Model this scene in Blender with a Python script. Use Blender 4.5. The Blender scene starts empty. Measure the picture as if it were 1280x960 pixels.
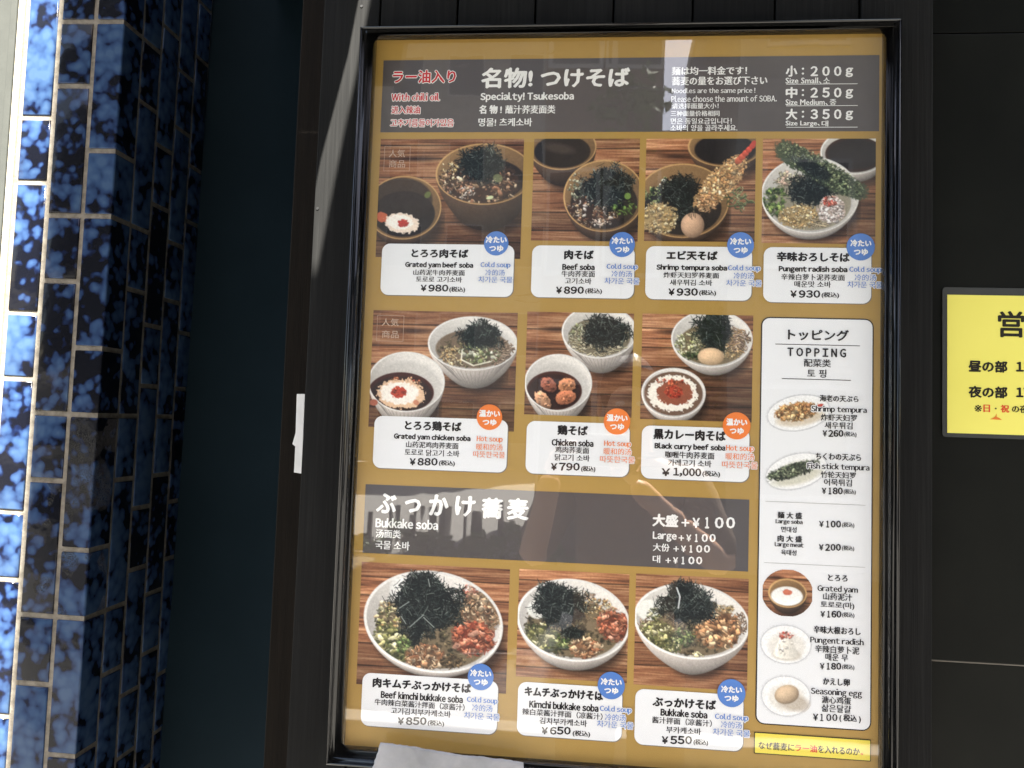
import bpy, bmesh, math, random
import numpy as np
from mathutils import Vector, Matrix

S = bpy.context.scene
COL = S.collection
rnd = random.Random(7)

# ------------------------------------------------------------------ camera, world, sun, exposure
D, ZC, F = 0.9545, 1.5, 1035.0           # metres from the poster, eye height, focal length in px of a 1280 px frame
def rot3(a):
    x, y, z = a
    c, s = math.cos, math.sin
    Rx = np.array([[1, 0, 0], [0, c(x), -s(x)], [0, s(x), c(x)]])
    Ry = np.array([[c(y), 0, s(y)], [0, 1, 0], [-s(y), 0, c(y)]])
    Rz = np.array([[c(z), -s(z), 0], [s(z), c(z), 0], [0, 0, 1]])
    return Rz @ Ry @ Rx
RC = rot3((-0.06412381, 0.09841511, 0.02784046))
def toworld(v):                           # (right, down, forward) -> world axes
    return Vector((float(v[0]), float(v[2]), float(-v[1])))
cam = bpy.data.cameras.new('camera')
cam.sensor_width = 36.0
cam.lens = 36.0 * F / 1280.0
cam.clip_start, cam.clip_end = 0.02, 500.0
cam_o = bpy.data.objects.new('camera', cam)
COL.objects.link(cam_o)
ax, ay, az = toworld(RC.T @ np.array([1, 0, 0])), toworld(RC.T @ np.array([0, -1, 0])), toworld(RC.T @ np.array([0, 0, -1]))
cam_o.matrix_world = Matrix(((ax.x, ay.x, az.x, 0), (ax.y, ay.y, az.y, -D), (ax.z, ay.z, az.z, ZC), (0, 0, 0, 1)))
S.camera = cam_o

SUN = Vector((0.18, -0.62, 0.86)).normalized()
elev = math.asin(SUN.z)
world = bpy.data.worlds.new('World'); S.world = world; world.use_nodes = True
wn = world.node_tree.nodes
sky = wn.new('ShaderNodeTexSky'); sky.sky_type = 'NISHITA'; sky.sun_disc = False
sky.sun_elevation = elev; sky.sun_rotation = math.atan2(SUN.x, SUN.y)
wb = wn.new('ShaderNodeMix'); wb.data_type = 'RGBA'; wb.blend_type = 'MULTIPLY'; wb.inputs[0].default_value = 1.0; wb.inputs[7].default_value = (1.19, 1.0, 0.83, 1)
world.node_tree.links.new(sky.outputs[0], wb.inputs[6]); world.node_tree.links.new(wb.outputs[2], wn['Background'].inputs[0])
wn['Background'].inputs[1].default_value = 0.07
sl = bpy.data.lights.new('sun', 'SUN'); sl.energy = 5.0; sl.angle = math.radians(0.5); sl.color = (1.0, 0.95, 0.87)
so = bpy.data.objects.new('sun', sl); COL.objects.link(so); so.location = SUN * 20
so.rotation_euler = SUN.to_track_quat('Z', 'Y').to_euler()
S.view_settings.view_transform = 'Standard'; S.view_settings.look = 'None'
S.view_settings.exposure = 3.35; S.view_settings.gamma = 1.0
S.cycles.max_bounces = 8; S.cycles.transparent_max_bounces = 12
S.cycles.sample_clamp_indirect = 8.0

def ray(px, py):
    return RC.T @ np.array([(px - 640) / F, (py - 480) / F, 1.0])
def at(px, py, y=0.0):                    # the point of the plane Y = y that the photograph shows at this pixel
    r = ray(px, py); t = (y + D) / r[2]
    return Vector((t * r[0], y, ZC - t * r[1]))

# ------------------------------------------------------------------ helpers
def lin(c):
    return tuple(((v / 255) / 12.92 if v / 255 <= 0.04045 else ((v / 255 + 0.055) / 1.055) ** 2.4) for v in c)
def tag(o, label=None, cat=None, group=None, kind=None):
    if label: o['label'] = label
    if cat: o['category'] = cat
    if group: o['group'] = group
    if kind: o['kind'] = kind
    return o
def empty(name, loc, label=None, cat=None, group=None, kind=None):
    o = bpy.data.objects.new(name, None); COL.objects.link(o); o.location = loc; o.empty_display_size = 0.05
    return tag(o, label, cat, group, kind)
def link(name, me, mat=None, parent=None, label=None):
    o = bpy.data.objects.new(name, me); COL.objects.link(o)
    if mat is not None and len(me.materials) == 0: me.materials.append(mat)
    if parent is not None:
        o.parent = parent
        root = parent
        off = Vector(parent.location)
        while root.parent: root = root.parent; off += Vector(root.location)
        if not parent.get('_local'): o.location = -off      # meshes are written in world coordinates
    if label: o['label'] = label
    return o
def mesh(verts, faces, smooth=False):
    me = bpy.data.meshes.new('m'); me.from_pydata([tuple(v) for v in verts], [], faces); me.update()
    if smooth: me.polygons.foreach_set('use_smooth', [True] * len(me.polygons))
    return me
def box_mesh(x0, x1, y0, y1, z0, z1, bev=0.0, seg=2):
    bm = bmesh.new(); bmesh.ops.create_cube(bm, size=1.0)
    for v in bm.verts:
        v.co = Vector(((x0 + x1) / 2 + v.co.x * (x1 - x0), (y0 + y1) / 2 + v.co.y * (y1 - y0), (z0 + z1) / 2 + v.co.z * (z1 - z0)))
    if bev: bmesh.ops.bevel(bm, geom=bm.edges[:], offset=bev, segments=seg, affect='EDGES', profile=0.5)
    me = bpy.data.meshes.new('m'); bm.to_mesh(me); bm.free(); return me
def prism_mesh(front, y0, y1, bev=0.0):   # polygon of (x, z) points extruded from y0 (front) to y1 (back)
    bm = bmesh.new()
    a = [bm.verts.new((x, y0, z)) for x, z in front]; b = [bm.verts.new((x, y1, z)) for x, z in front]
    n = len(a); bm.faces.new(a); bm.faces.new(b[::-1])
    for i in range(n): bm.faces.new((a[i], b[i], b[(i + 1) % n], a[(i + 1) % n]))
    bmesh.ops.recalc_face_normals(bm, faces=bm.faces[:])
    if bev: bmesh.ops.bevel(bm, geom=bm.edges[:], offset=bev, segments=2, affect='EDGES', profile=0.5)
    me = bpy.data.meshes.new('m'); bm.to_mesh(me); bm.free(); return me

class NT:
    def __init__(s, name):
        s.m = bpy.data.materials.new(name); s.m.use_nodes = True; s.t = s.m.node_tree; s.b = s.t.nodes['Principled BSDF']
    def n(s, typ, **kw):
        o = s.t.nodes.new('ShaderNode' + typ)
        for k, v in kw.items():
            if k in o.inputs: o.inputs[k].default_value = v
            else: setattr(o, k, v)
        return o
    def l(s, a, b): s.t.links.new(a, b)
    def coord(s, scale=(1, 1, 1), kind='Object', rnd_shift=False):
        tc = s.n('TexCoord'); mp = s.n('Mapping'); mp.inputs['Scale'].default_value = scale
        s.l(tc.outputs[kind], mp.inputs['Vector'])
        if rnd_shift:
            oi = s.n('ObjectInfo'); vm = s.n('VectorMath', operation='SCALE'); vm.inputs[0].default_value = (37.0, 11.0, 71.0)
            s.l(oi.outputs['Random'], vm.inputs['Scale']); s.l(vm.outputs[0], mp.inputs['Location'])
        return mp.outputs[0]
    def ramp(s, fac, stops):
        r = s.n('ValToRGB'); e = r.color_ramp.elements
        while len(e) < len(stops): e.new(0.5)
        for i, (p, c) in enumerate(stops): e[i].position = p; e[i].color = (*c, 1)
        s.l(fac, r.inputs[0]); return r.outputs[0]
    def bump(s, h, strength, dist, prev=None):
        b = s.n('Bump'); b.inputs['Strength'].default_value = strength; b.inputs['Distance'].default_value = dist
        s.l(h, b.inputs['Height'])
        if prev is not None: s.l(prev, b.inputs['Normal'])
        return b.outputs[0]
def P(name, col, rough=0.5, spec=0.5, metal=0.0):
    t = NT(name); t.b.inputs['Base Color'].default_value = (*col, 1); t.b.inputs['Roughness'].default_value = rough
    t.b.inputs['Specular IOR Level'].default_value = spec; t.b.inputs['Metallic'].default_value = metal
    return t
_ink = {}
def ink(rgb):
    if rgb not in _ink: _ink[rgb] = P('ink', lin(rgb), 0.6, 0.2).m
    return _ink[rgb]

# ---- materials
def m_plank():
    t = P('black stained wood', (0.03, 0.03, 0.028), 0.75, 0.12)
    c = t.coord((260, 260, 5), rnd_shift=True)
    n1 = t.n('TexNoise', Scale=1.0, Detail=6.0, Roughness=0.65); t.l(c, n1.inputs['Vector'])
    c2 = t.coord((9, 9, 4), rnd_shift=True); n2 = t.n('TexNoise', Scale=1.0, Detail=3.0); t.l(c2, n2.inputs['Vector'])
    mx = t.n('Mix', data_type='FLOAT'); mx.inputs[0].default_value = 0.4; t.l(n1.outputs[0], mx.inputs[2]); t.l(n2.outputs[0], mx.inputs[3])
    t.l(t.ramp(mx.outputs[0], [(0.3, (0.003, 0.0031, 0.003)), (0.5, (0.0072, 0.0073, 0.007)), (0.72, (0.0145, 0.0145, 0.0138))]), t.b.inputs['Base Color'])
    t.l(t.bump(n1.outputs[0], 0.5, 0.0012), t.b.inputs['Normal'])
    return t.m
def m_glaze(residue=False):
    t = P('cobalt mottled glaze', (0.02, 0.03, 0.06), 0.14, 0.2)
    c = t.coord((1, 1, 1), rnd_shift=True)
    nz = t.n('TexNoise', Scale=22.0, Detail=2.0); t.l(c, nz.inputs['Vector'])
    mixv = t.n('Mix', data_type='VECTOR'); mixv.inputs[0].default_value = 0.022
    t.l(c, mixv.inputs[4]); t.l(nz.outputs[1], mixv.inputs[5])
    vo = t.n('TexVoronoi', Scale=52.0, feature='SMOOTH_F1'); vo.inputs['Smoothness'].default_value = 0.4; t.l(mixv.outputs[1], vo.inputs['Vector'])
    n2 = t.n('TexNoise', Scale=17.0, Detail=3.0, Roughness=0.6); t.l(c, n2.inputs['Vector'])
    oi = t.n('ObjectInfo')
    ma = t.n('Math', operation='MULTIPLY_ADD'); t.l(oi.outputs['Random'], ma.inputs[0]); ma.inputs[1].default_value = 0.42; ma.inputs[2].default_value = -0.16
    a1 = t.n('Math', operation='MULTIPLY_ADD'); t.l(n2.outputs[0], a1.inputs[0]); a1.inputs[1].default_value = 1.9; t.l(ma.outputs[0], a1.inputs[2])
    a2 = t.n('Math', operation='MULTIPLY_ADD'); t.l(vo.outputs['Distance'], a2.inputs[0]); a2.inputs[1].default_value = -0.85; t.l(a1.outputs[0], a2.inputs[2])
    rmp = t.ramp(a2.outputs[0], [(0.35, (0.0035, 0.004, 0.007)), (0.44, (0.005, 0.009, 0.03)), (0.53, (0.015, 0.031, 0.08)), (0.75, (0.026, 0.054, 0.118)), (1.0, (0.038, 0.071, 0.135))])
    t.l(rmp, t.b.inputs['Base Color'])
    n3 = t.n('TexNoise', Scale=30.0, Detail=2.0); t.l(c, n3.inputs['Vector'])
    bmp = t.bump(n3.outputs[0], 0.5, 0.002)
    if residue:
        n4 = t.n('TexNoise', Scale=150.0, Detail=3.0, Distortion=2.2); t.l(c, n4.inputs['Vector'])
        r4 = t.ramp(n4.outputs[0], [(0.44, (0, 0, 0)), (0.5, (1, 1, 1)), (0.56, (0, 0, 0))])
        n5 = t.n('TexNoise', Scale=13.0, Detail=1.0); t.l(c, n5.inputs['Vector'])
        r5 = t.ramp(n5.outputs[0], [(0.5, (0, 0, 0)), (0.6, (1, 1, 1))])
        mm = t.n('Math', operation='MULTIPLY'); t.l(r4, mm.inputs[0]); t.l(r5, mm.inputs[1])
        bmp = t.bump(mm.outputs[0], 1.0, 0.009, bmp)
        mx = t.n('Mix', data_type='RGBA'); t.l(mm.outputs[0], mx.inputs[0]); t.l(rmp, mx.inputs[6]); mx.inputs[7].default_value = (0.035, 0.034, 0.03, 1)
        t.l(mx.outputs[2], t.b.inputs['Base Color'])
    t.l(bmp, t.b.inputs['Normal'])
    return t.m
def m_noisy(name, a, b, scale, rough=0.8, spec=0.3, bs=0.3, bd=0.001, stretch=(1, 1, 1), detail=5.0):
    t = P(name, a, rough, spec); c = t.coord(stretch, rnd_shift=True)
    n = t.n('TexNoise', Scale=scale, Detail=detail, Roughness=0.6); t.l(c, n.inputs['Vector'])
    t.l(t.ramp(n.outputs[0], [(0.35, a), (0.65, b)]), t.b.inputs['Base Color'])
    n2 = t.n('TexNoise', Scale=scale * 4, Detail=4.0); t.l(c, n2.inputs['Vector'])
    t.l(t.bump(n2.outputs[0], bs, bd), t.b.inputs['Normal'])
    return t.m
def m_rail():
    t = P('black lacquered moulding', (0.004, 0.004, 0.0042), 0.1, 0.45)
    c = t.coord((30, 30, 30)); n = t.n('TexNoise', Scale=1.0, Detail=3.0); t.l(c, n.inputs['Vector'])
    t.l(t.bump(n.outputs[0], 0.05, 0.002), t.b.inputs['Normal'])
    c2 = t.coord((300, 300, 14)); n2 = t.n('TexNoise', Scale=1.0, Detail=2.0); t.l(c2, n2.inputs['Vector'])
    t.l(t.ramp(n2.outputs[0], [(0.5, (0.07,) * 3), (0.85, (0.22,) * 3)]), t.b.inputs['Roughness'])
    return t.m
def m_cover():
    t = NT('clear acrylic'); t.t.nodes.remove(t.b)
    out = t.t.nodes['Material Output']
    c = t.coord((1, 1, 1)); c2 = t.coord((30, 1, 3.5)); c3 = t.coord((5, 1, 40))
    n = t.n('TexNoise', Scale=3.2, Detail=2.0); t.l(c, n.inputs['Vector'])
    b1 = t.bump(n.outputs[0], 0.07, 0.006)
    n2 = t.n('TexNoise', Scale=1.0, Detail=1.0, Distortion=0.4); t.l(c2, n2.inputs['Vector'])
    b2 = t.bump(n2.outputs[0], 0.07, 0.0016, b1)
    n3 = t.n('TexNoise', Scale=1.0, Detail=3.0); t.l(c3, n3.inputs['Vector'])
    r3 = t.ramp(n3.outputs[0], [(0.68, (0, 0, 0)), (0.72, (1, 1, 1))])
    b3 = t.bump(r3, 0.10, 0.0006, b2)
    fr = t.n('Fresnel'); fr.inputs[0].default_value = 2.1
    gl = t.n('BsdfGlossy'); gl.inputs['Roughness'].default_value = 0.015
    tr = t.n('BsdfTransparent'); tr.inputs[0].default_value = (0.97, 0.97, 0.965, 1)
    ge = t.n('NewGeometry'); fm = t.n('Math', operation='SUBTRACT'); fm.inputs[0].default_value = 1.0; t.l(ge.outputs['Backfacing'], fm.inputs[1])
    fk = t.n('Math', operation='MULTIPLY'); t.l(fr.outputs[0], fk.inputs[0]); t.l(fm.outputs[0], fk.inputs[1])
    mx = t.n('MixShader'); t.l(fk.outputs[0], mx.inputs[0]); t.l(tr.outputs[0], mx.inputs[1]); t.l(gl.outputs[0], mx.inputs[2])
    t.l(b3, gl.inputs['Normal'])
    t.l(mx.outputs[0], out.inputs[0]); return t.m
def m_clear(name='clear acrylic back'):
    t = NT(name); t.t.nodes.remove(t.b); tr = t.n('BsdfTransparent'); t.l(tr.outputs[0], t.t.nodes['Material Output'].inputs[0]); return t.m
def m_attr(name):
    t = P(name, (1, 1, 1), 0.55, 0.25); a = t.n('Attribute', attribute_name='print'); 
    t.l(a.outputs['Color'], t.b.inputs['Base Color']); return t.m

PLANK = m_plank(); GLAZE = m_glaze(); GLAZE_R = m_glaze(True)
GROUT = m_noisy('cement grout', (0.12, 0.108, 0.088), (0.22, 0.20, 0.165), 60, 0.9, 0.2, 0.6, 0.0015)
RAIL = m_rail(); COVER = m_cover(); CLEAR = m_clear(); PRINT = m_attr('printed photograph')
GOLD = m_noisy('gold printed poster', (0.385, 0.24, 0.062), (0.43, 0.272, 0.075), 3, 0.5, 0.25, 0.0, 0.0001)
HEADM = P('charcoal print', lin((86, 81, 81)), 0.5, 0.25).m
CARD = P('white print', (0.80, 0.81, 0.82), 0.5, 0.25).m
TEAL = m_noisy('dark teal painted panel', (0.005, 0.0125, 0.018), (0.0068, 0.0155, 0.022), 5, 0.7, 0.08, 0.15, 0.001)
BROWN = m_noisy('dark brown stained wood', (0.005, 0.0038, 0.0025), (0.008, 0.006, 0.004), 8, 0.8, 0.1, 0.4, 0.001, (20, 20, 1))
BLACKP = m_noisy('matt black panel', (0.0033, 0.0037, 0.0027), (0.0058, 0.0062, 0.0047), 9, 0.5, 0.12, 0.1, 0.0006)

# ------------------------------------------------------------------ ground and street (seen mirrored in the acrylic)
ASPH = m_noisy('asphalt', (0.04, 0.04, 0.042), (0.065, 0.065, 0.065), 40, 0.9, 0.3, 0.5, 0.004)
PAVE = m_noisy('concrete pavement', (0.15, 0.145, 0.135), (0.20, 0.195, 0.18), 12, 0.9, 0.3, 0.4, 0.003)
tag(link('ground', mesh([(-120, -150, 0), (120, -150, 0), (120, 60, 0), (-120, 60, 0)], [(0, 1, 2, 3)]), PAVE), kind='structure')
tag(link('road', mesh([(-120, -9.0, 0.004), (120, -9.0, 0.004), (120, -3.2, 0.004), (-120, -3.2, 0.004)], [(0, 1, 2, 3)]), ASPH), kind='structure')
tag(link('kerb', box_mesh(-60, 60, -3.2, -3.05, 0.0, 0.12, 0.01), PAVE), kind='structure')

# ------------------------------------------------------------------ walls
YP = 0.012                                # face of the planks
wallT = empty('plank_wall', at(785, 960, YP), 'black stained vertical plank wall behind the framed menu', 'wall')
ztop, zbot = 2.45, 0.35
def xat(px, py, y=YP): return at(px, py, y).x
# seams measured along the top edge of the photograph; the boards run straight down from there
def xs_line(pt, pb, y): a = at(pt[0], pt[1], y); b = at(pb[0], pb[1], y); return (a.x + b.x) / 2
xl = xs_line((404, 0), (357, 960), YP); xr = xs_line((1168, 0), (1163, 960), YP)
seams = [xl] + [at(x, 12, YP).x for x in (475, 572, 669, 767, 866, 969, 1075)] + [xr]
for i in range(len(seams) - 1):
    x0, x1 = seams[i], seams[i + 1]
    dy = [0, .001, 0, .0012, .0003, .001, .0002, -.0035][i]
    link('plank', box_mesh(x0 + 0.0012, x1 - 0.0012, YP + dy, YP + 0.022 + dy, zbot, ztop, 0.0012, 2), PLANK, wallT)
link('backing_board', box_mesh(xl + 0.004, xr - 0.004, YP + 0.026, YP + 0.05, zbot, ztop), BLACKP, wallT)
# small nail heads in the first board
NAIL = P('nail head', (0.05, 0.05, 0.05), 0.4, 0.5, 0.8).m
for px, py in ((397, 261), (452, 8)):
    p = at(px, py, YP)
    bm = bmesh.new(); bmesh.ops.create_cone(bm, cap_ends=True, segments=12, radius1=0.0022, radius2=0.0016, depth=0.001)
    bmesh.ops.rotate(bm, verts=bm.verts[:], matrix=Matrix.Rotation(math.pi / 2, 3, 'X')); bmesh.ops.translate(bm, verts=bm.verts[:], vec=(p.x, YP - 0.0004, p.z))
    me = bpy.data.meshes.new('m'); bm.to_mesh(me); bm.free(); link('nail', me, NAIL, wallT)

YR = 0.032                                # right panel face
panT = empty('panel_wall', (0.9, YR, 0.35), 'matt black panel wall with thin horizontal joints right of the plank wall', 'wall')
zj1, zj2 = at(1225, 41, YR).z, at(1222, 829, YR).z
for a, b, dd in ((zj1 + .001, 2.45, 0.0015), (zj2 + .0012, zj1 - .001, 0.0), (0.35, zj2 - .0012, 0.003)):
    link('panel', box_mesh(xr + 0.0005, 1.6, YR + dd, YR + 0.02, a, b, 0.0008), BLACKP, panT)
JOINT = P('worn joint edge', (0.12, 0.11, 0.09), 0.6, 0.4).m
link('joint_strip', box_mesh(xr + 0.001, 1.6, YR + 0.0012, YR + 0.004, zj2 - 0.0008, zj2 + 0.0005), JOINT, panT)
link('panel_backing', box_mesh(xr + 0.001, 1.6, YR + 0.024, YR + 0.05, 0.35, 2.45), BLACKP, panT)

# teal wall at the back of the recess, brown post between it and the planks
YT, YB = 0.752, 0.16
xt = at(350, 480, YB).x
tag(link('recess_wall', box_mesh(-1.6, 0.3, YT, YT + 0.06, 0, 2.9), TEAL), 'dark teal painted wall at the back of the recess beside the tiled pillar', 'wall')
pb = xs_line((377, 0), (330, 960), YB)
tag(link('wooden_post', box_mesh(pb, pb + 0.16, YB, YB + 0.12, 0, 2.5, 0.002), BROWN), 'dark brown wooden post standing between the teal recess and the planks', 'post')
tag(link('recess_shade_ceiling', box_mesh(-0.72, 0.4, 0.1, 0.85, 2.46, 2.56), BROWN), kind='structure')  # unseen ceiling, added to darken the recess
tag(link('recess_side_wall', box_mesh(pb + 0.17, pb + 0.21, 0.10, 0.75, 0, 2.5), BROWN), kind='structure')

# ------------------------------------------------------------------ tiled pillar
U = 0.119                                 # one short tile with its joint
RP = np.array([[0.9999029974, -0.0128301766, -0.0054205399], [0.0127231200, 0.9997319421, -0.0193433711], [0.0056672657, 0.0192725285, 0.9997982055]])
TP = np.array([-7.252774091, -6.1050375493, 11.5710948869]) * U
W1, WC, WS1, WS, WS5 = 0.4667, 0.5810, 0.5403, 0.5726, 0.5161
base = toworld(TP) + Vector((0, -D, ZC))
pil = bpy.data.objects.new('tiled_pillar', None); COL.objects.link(pil)
e1, e2, e3 = toworld(RP @ np.array([1, 0, 0])), toworld(RP @ np.array([0, 0, 1])), toworld(RP @ np.array([0, -1, 0]))
pil.matrix_world = Matrix(((e1.x, e2.x, e3.x, base.x), (e1.y, e2.y, e3.y, base.y), (e1.z, e2.z, e3.z, base.z), (0, 0, 0, 1)))
pil['_local'] = 1
tag(pil, 'corner pillar clad in blue mottled glazed tiles with pale joints', 'pillar')
VT, VB = -4, 13
G = 0.0045                                # half a joint
# core with the joints' face 2 mm behind the tiles
cw = WS1 + 3 * WS + WS5
bm_core = box_mesh(-(W1 + 2 * WC) * U - 0.0, -0.0025, 0.0025, cw * U, -VB * U, -VT * U)
link('grout_core', bm_core, GROUT, pil)
def tile_flat(w, h):
    bm = bmesh.new(); bmesh.ops.create_cube(bm, size=1.0)
    for v in bm.verts: v.co = Vector((v.co.x * w, v.co.y * 0.008 + 0.004, v.co.z * h))
    bmesh.ops.bevel(bm, geom=[e for e in bm.edges if all(v.co.y < 0.001 for v in e.verts)], offset=0.0022, segments=2, affect='EDGES', profile=0.5)
    me = bpy.data.meshes.new('tile'); bm.to_mesh(me); bm.free(); me.polygons.foreach_set('use_smooth', [True] * len(me.polygons)); return me
def tile_corner(wf, ws, h):
    bm = bmesh.new(); T = 0.008; r = 0.0035
    prof = [(-wf, T), (-wf, 0.0)] + [(-r + r * math.sin(a), r - r * math.cos(a)) for a in [i * math.pi / 8 for i in range(5)]] + [(0.0, ws), (-T, ws), (-T, T)]
    a = [bm.verts.new((x, y, -h / 2)) for x, y in prof]; b = [bm.verts.new((x, y, h / 2)) for x, y in prof]
    n = len(prof)
    bm.faces.new(a[::-1]); bm.faces.new(b)
    for i in range(n): bm.faces.new((a[i], a[(i + 1) % n], b[(i + 1) % n], b[i]))
    bmesh.ops.recalc_face_normals(bm, faces=bm.faces[:])
    bmesh.ops.bevel(bm, geom=[e for e in bm.edges if abs(e.verts[0].co.z - e.verts[1].co.z) < 1e-6], offset=0.0012, segments=1, affect='EDGES')
    me = bpy.data.meshes.new('corner_tile'); bm.to_mesh(me); bm.free(); return me
def joints(kind):
    pair = {'A': (0, 2), 'B': (0, 1), 'C': (1.5, 2.5)}[kind]
    return sorted(3 * k + v for k in range(-3, 6) for v in pair if VT < 3 * k + v < VB)
cache = {}
def tmesh(key, fn):
    if key not in cache: cache[key] = fn()
    return cache[key]
def lay(kind, u0, u1, side, res=()):
    js = joints(kind); js = [VT] + js + [VB]
    js = sorted(set(js))
    for a, b in zip(js[:-1], js[1:]):
        h = (b - a) * U - 2 * G; w = (u1 - u0) * U - 2 * G
        if h < 0.02: continue
        mats = GLAZE_R if any(a <= r < b for r in res) else GLAZE
        m0 = tmesh((round(h, 4), round(w, 4), mats.name), lambda: tile_flat(w, h))
        o = link('tile', m0, mats, pil)
        c = -(a + b) / 2 * U
        jt = rnd.uniform(-0.008, 0.008)
        if not side: o.location = ((u0 + u1) / 2 * U, 0, c); o.rotation_euler = (rnd.uniform(-.008, .008), 0, jt)
        else: o.location = (0, (u0 + u1) / 2 * U, c); o.rotation_euler = (0, rnd.uniform(-.006, .006), math.pi / 2 + jt)
lay('C', -(W1 + 2 * WC) + .04, -(W1 + WC), False, ())
lay('B', -(W1 + WC), -W1, False, (7.4,))
lay('B', WS1, WS1 + WS, True)
lay('C', WS1 + WS, WS1 + 2 * WS, True)
lay('B', WS1 + 2 * WS, WS1 + 3 * WS, True)
lay('C', WS1 + 3 * WS, cw, True)
js = [VT] + [v for v in joints('A')] + [VB]; js = sorted(set(js))
for a, b in zip(js[:-1], js[1:]):
    h = (b - a) * U - 2 * G
    if h < 0.02: continue
    mat = GLAZE_R if any(a <= r < b for r in (6.5, 8.2)) else GLAZE
    o = link('corner_tile', tmesh(('c', round(h, 4), mat.name), lambda: tile_corner(W1 * U - G, WS1 * U - G, h)), mat, pil)
    o.location = (0, 0, -(a + b) / 2 * U)
# pale render face left of the tiles
xe = -(W1 + 2 * WC) * U
PALE = m_noisy('pale painted render', (0.034, 0.037, 0.033), (0.042, 0.045, 0.04), 14, 0.85, 0.3, 0.3, 0.001)
CREAM = m_noisy('cream sealant', (0.3, 0.28, 0.22), (0.36, 0.33, 0.27), 50, 0.8, 0.3, 0.4, 0.001)
link('edge_bead', box_mesh(xe - 0.010, xe + 0.0015, -0.004, 0.02, -VB * U, -VT * U, 0.002), CREAM, pil)
link('render_face', box_mesh(xe - 0.5, xe - 0.0105, 0.0, 0.04, -VB * U, -VT * U), PALE, pil)
link('render_lip', box_mesh(xe - 0.024, xe - 0.0108, -0.006, 0.0, -VB * U, -VT * U, 0.002), PALE, pil)

# ------------------------------------------------------------------ menu frame
YF = -0.020                               # crest of the moulding
inner = {'tl': at(472.5, 50), 'tr': at(1107, 42.5), 'bl': at(430, 931)}
IX0 = (inner['tl'].x + inner['bl'].x) / 2; IX1 = at(1100, 500).x; IZ1 = (inner['tl'].z + inner['tr'].z) / 2; IZ0 = at(430, 931).z
oTL, oTR, oBL = at(450.5, 31, YF), at(1133, 21, YF), at(403, 958, YF)
OX0 = (oTL.x + oBL.x) / 2; OX1 = (oTR.x + at(1122, 960, YF).x) / 2; OZ1 = (oTL.z + oTR.z) / 2; OZ0 = oBL.z
frameT = empty('menu_display', ((OX0 + OX1) / 2, 0, OZ0), 'large glossy black moulded frame with clear cover around the menu poster', 'picture frame')
def prof(w):                              # (distance from the outer edge, y)
    return [(0, YP - .0005), (0, -0.0120), (0.0006, -0.0165), (0.0018, -0.0192), (0.0034, -0.0203), (0.0048, -0.0192), (0.0058, -0.0172), (0.0076, -0.0176), (0.0105, -0.0185), (w * .52, -0.0180), (w * .66, -0.0158), (w * .78, -0.0122), (w * .84, -0.0108), (w * .875, -0.0118), (w * .92, -0.0124), (w * .96, -0.0112), (w, -0.0080), (w, -0.0010), (w, YP - .0005)]
def rail(side):
    wl, wr_, wt, wb = IX0 - OX0, OX1 - IX1, OZ1 - IZ1, IZ0 - OZ0
    vs, fs = [], []
    n = len(prof(1))
    for end in (0, 1):
        for k in range(n):
            fl = [prof(w)[k] for w in (wl, wr_, wt, wb)]
            L, R_, T, B = (OX0 + fl[0][0]), (OX1 - fl[1][0]), (OZ1 - fl[2][0]), (OZ0 + fl[3][0])
            g = 0.00005
            if side == 'top': c = [(L + g, T), (R_ - g, T)][end]
            if side == 'bottom': c = [(R_ - g, B), (L + g, B)][end]
            if side == 'left': c = [(L, B + g), (L, T - g)][end]
            if side == 'right': c = [(R_, T - g), (R_, B + g)][end]
            y = fl[{'left': 0, 'right': 1, 'top': 2, 'bottom': 3}[side]][1]
            vs.append((c[0], y, c[1]))
    for k in range(n - 1): fs.append((k, n + k, n + k + 1, k + 1))
    fs.append(tuple(range(n))); fs.append(tuple(range(2 * n - 1, n - 1, -1)))
    bm = bmesh.new(); vv = [bm.verts.new(v) for v in vs]
    for f in fs: bm.faces.new([vv[i] for i in f])
    bmesh.ops.recalc_face_normals(bm, faces=bm.faces[:])
    me = bpy.data.meshes.new('m'); bm.to_mesh(me); bm.free()
    me.polygons.foreach_set('use_smooth', [len(p.vertices) == 4 for p in me.polygons])
    return me
for s_ in ('top', 'bottom', 'left', 'right'):
    link('rail', rail(s_), RAIL, frameT)
cov = box_mesh(IX0 - 0.003, IX1 + 0.003, -0.0062, -0.0048, IZ0 - 0.003, IZ1 + 0.003)
cov.materials.append(COVER); cov.materials.append(CLEAR)
for p in cov.polygons: p.material_index = 0 if p.normal.y < -0.9 else 1
link('clear_cover', cov, None, frameT)
link('back_board', box_mesh(OX0 + .004, OX1 - .004, 0.0016, YP - 0.001, OZ0 + .004, OZ1 - .004), BLACKP, frameT)

# ------------------------------------------------------------------ poster
posT = empty('menu_poster', (0, 0, IZ0), 'gold soba menu poster with dish photos and price cards inside the black frame', 'poster')
link('gold_sheet', box_mesh(IX0 - .004, IX1 + .004, 0.0, 0.001, IZ0 - .004, IZ1 + .004), GOLD, posT)

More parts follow.
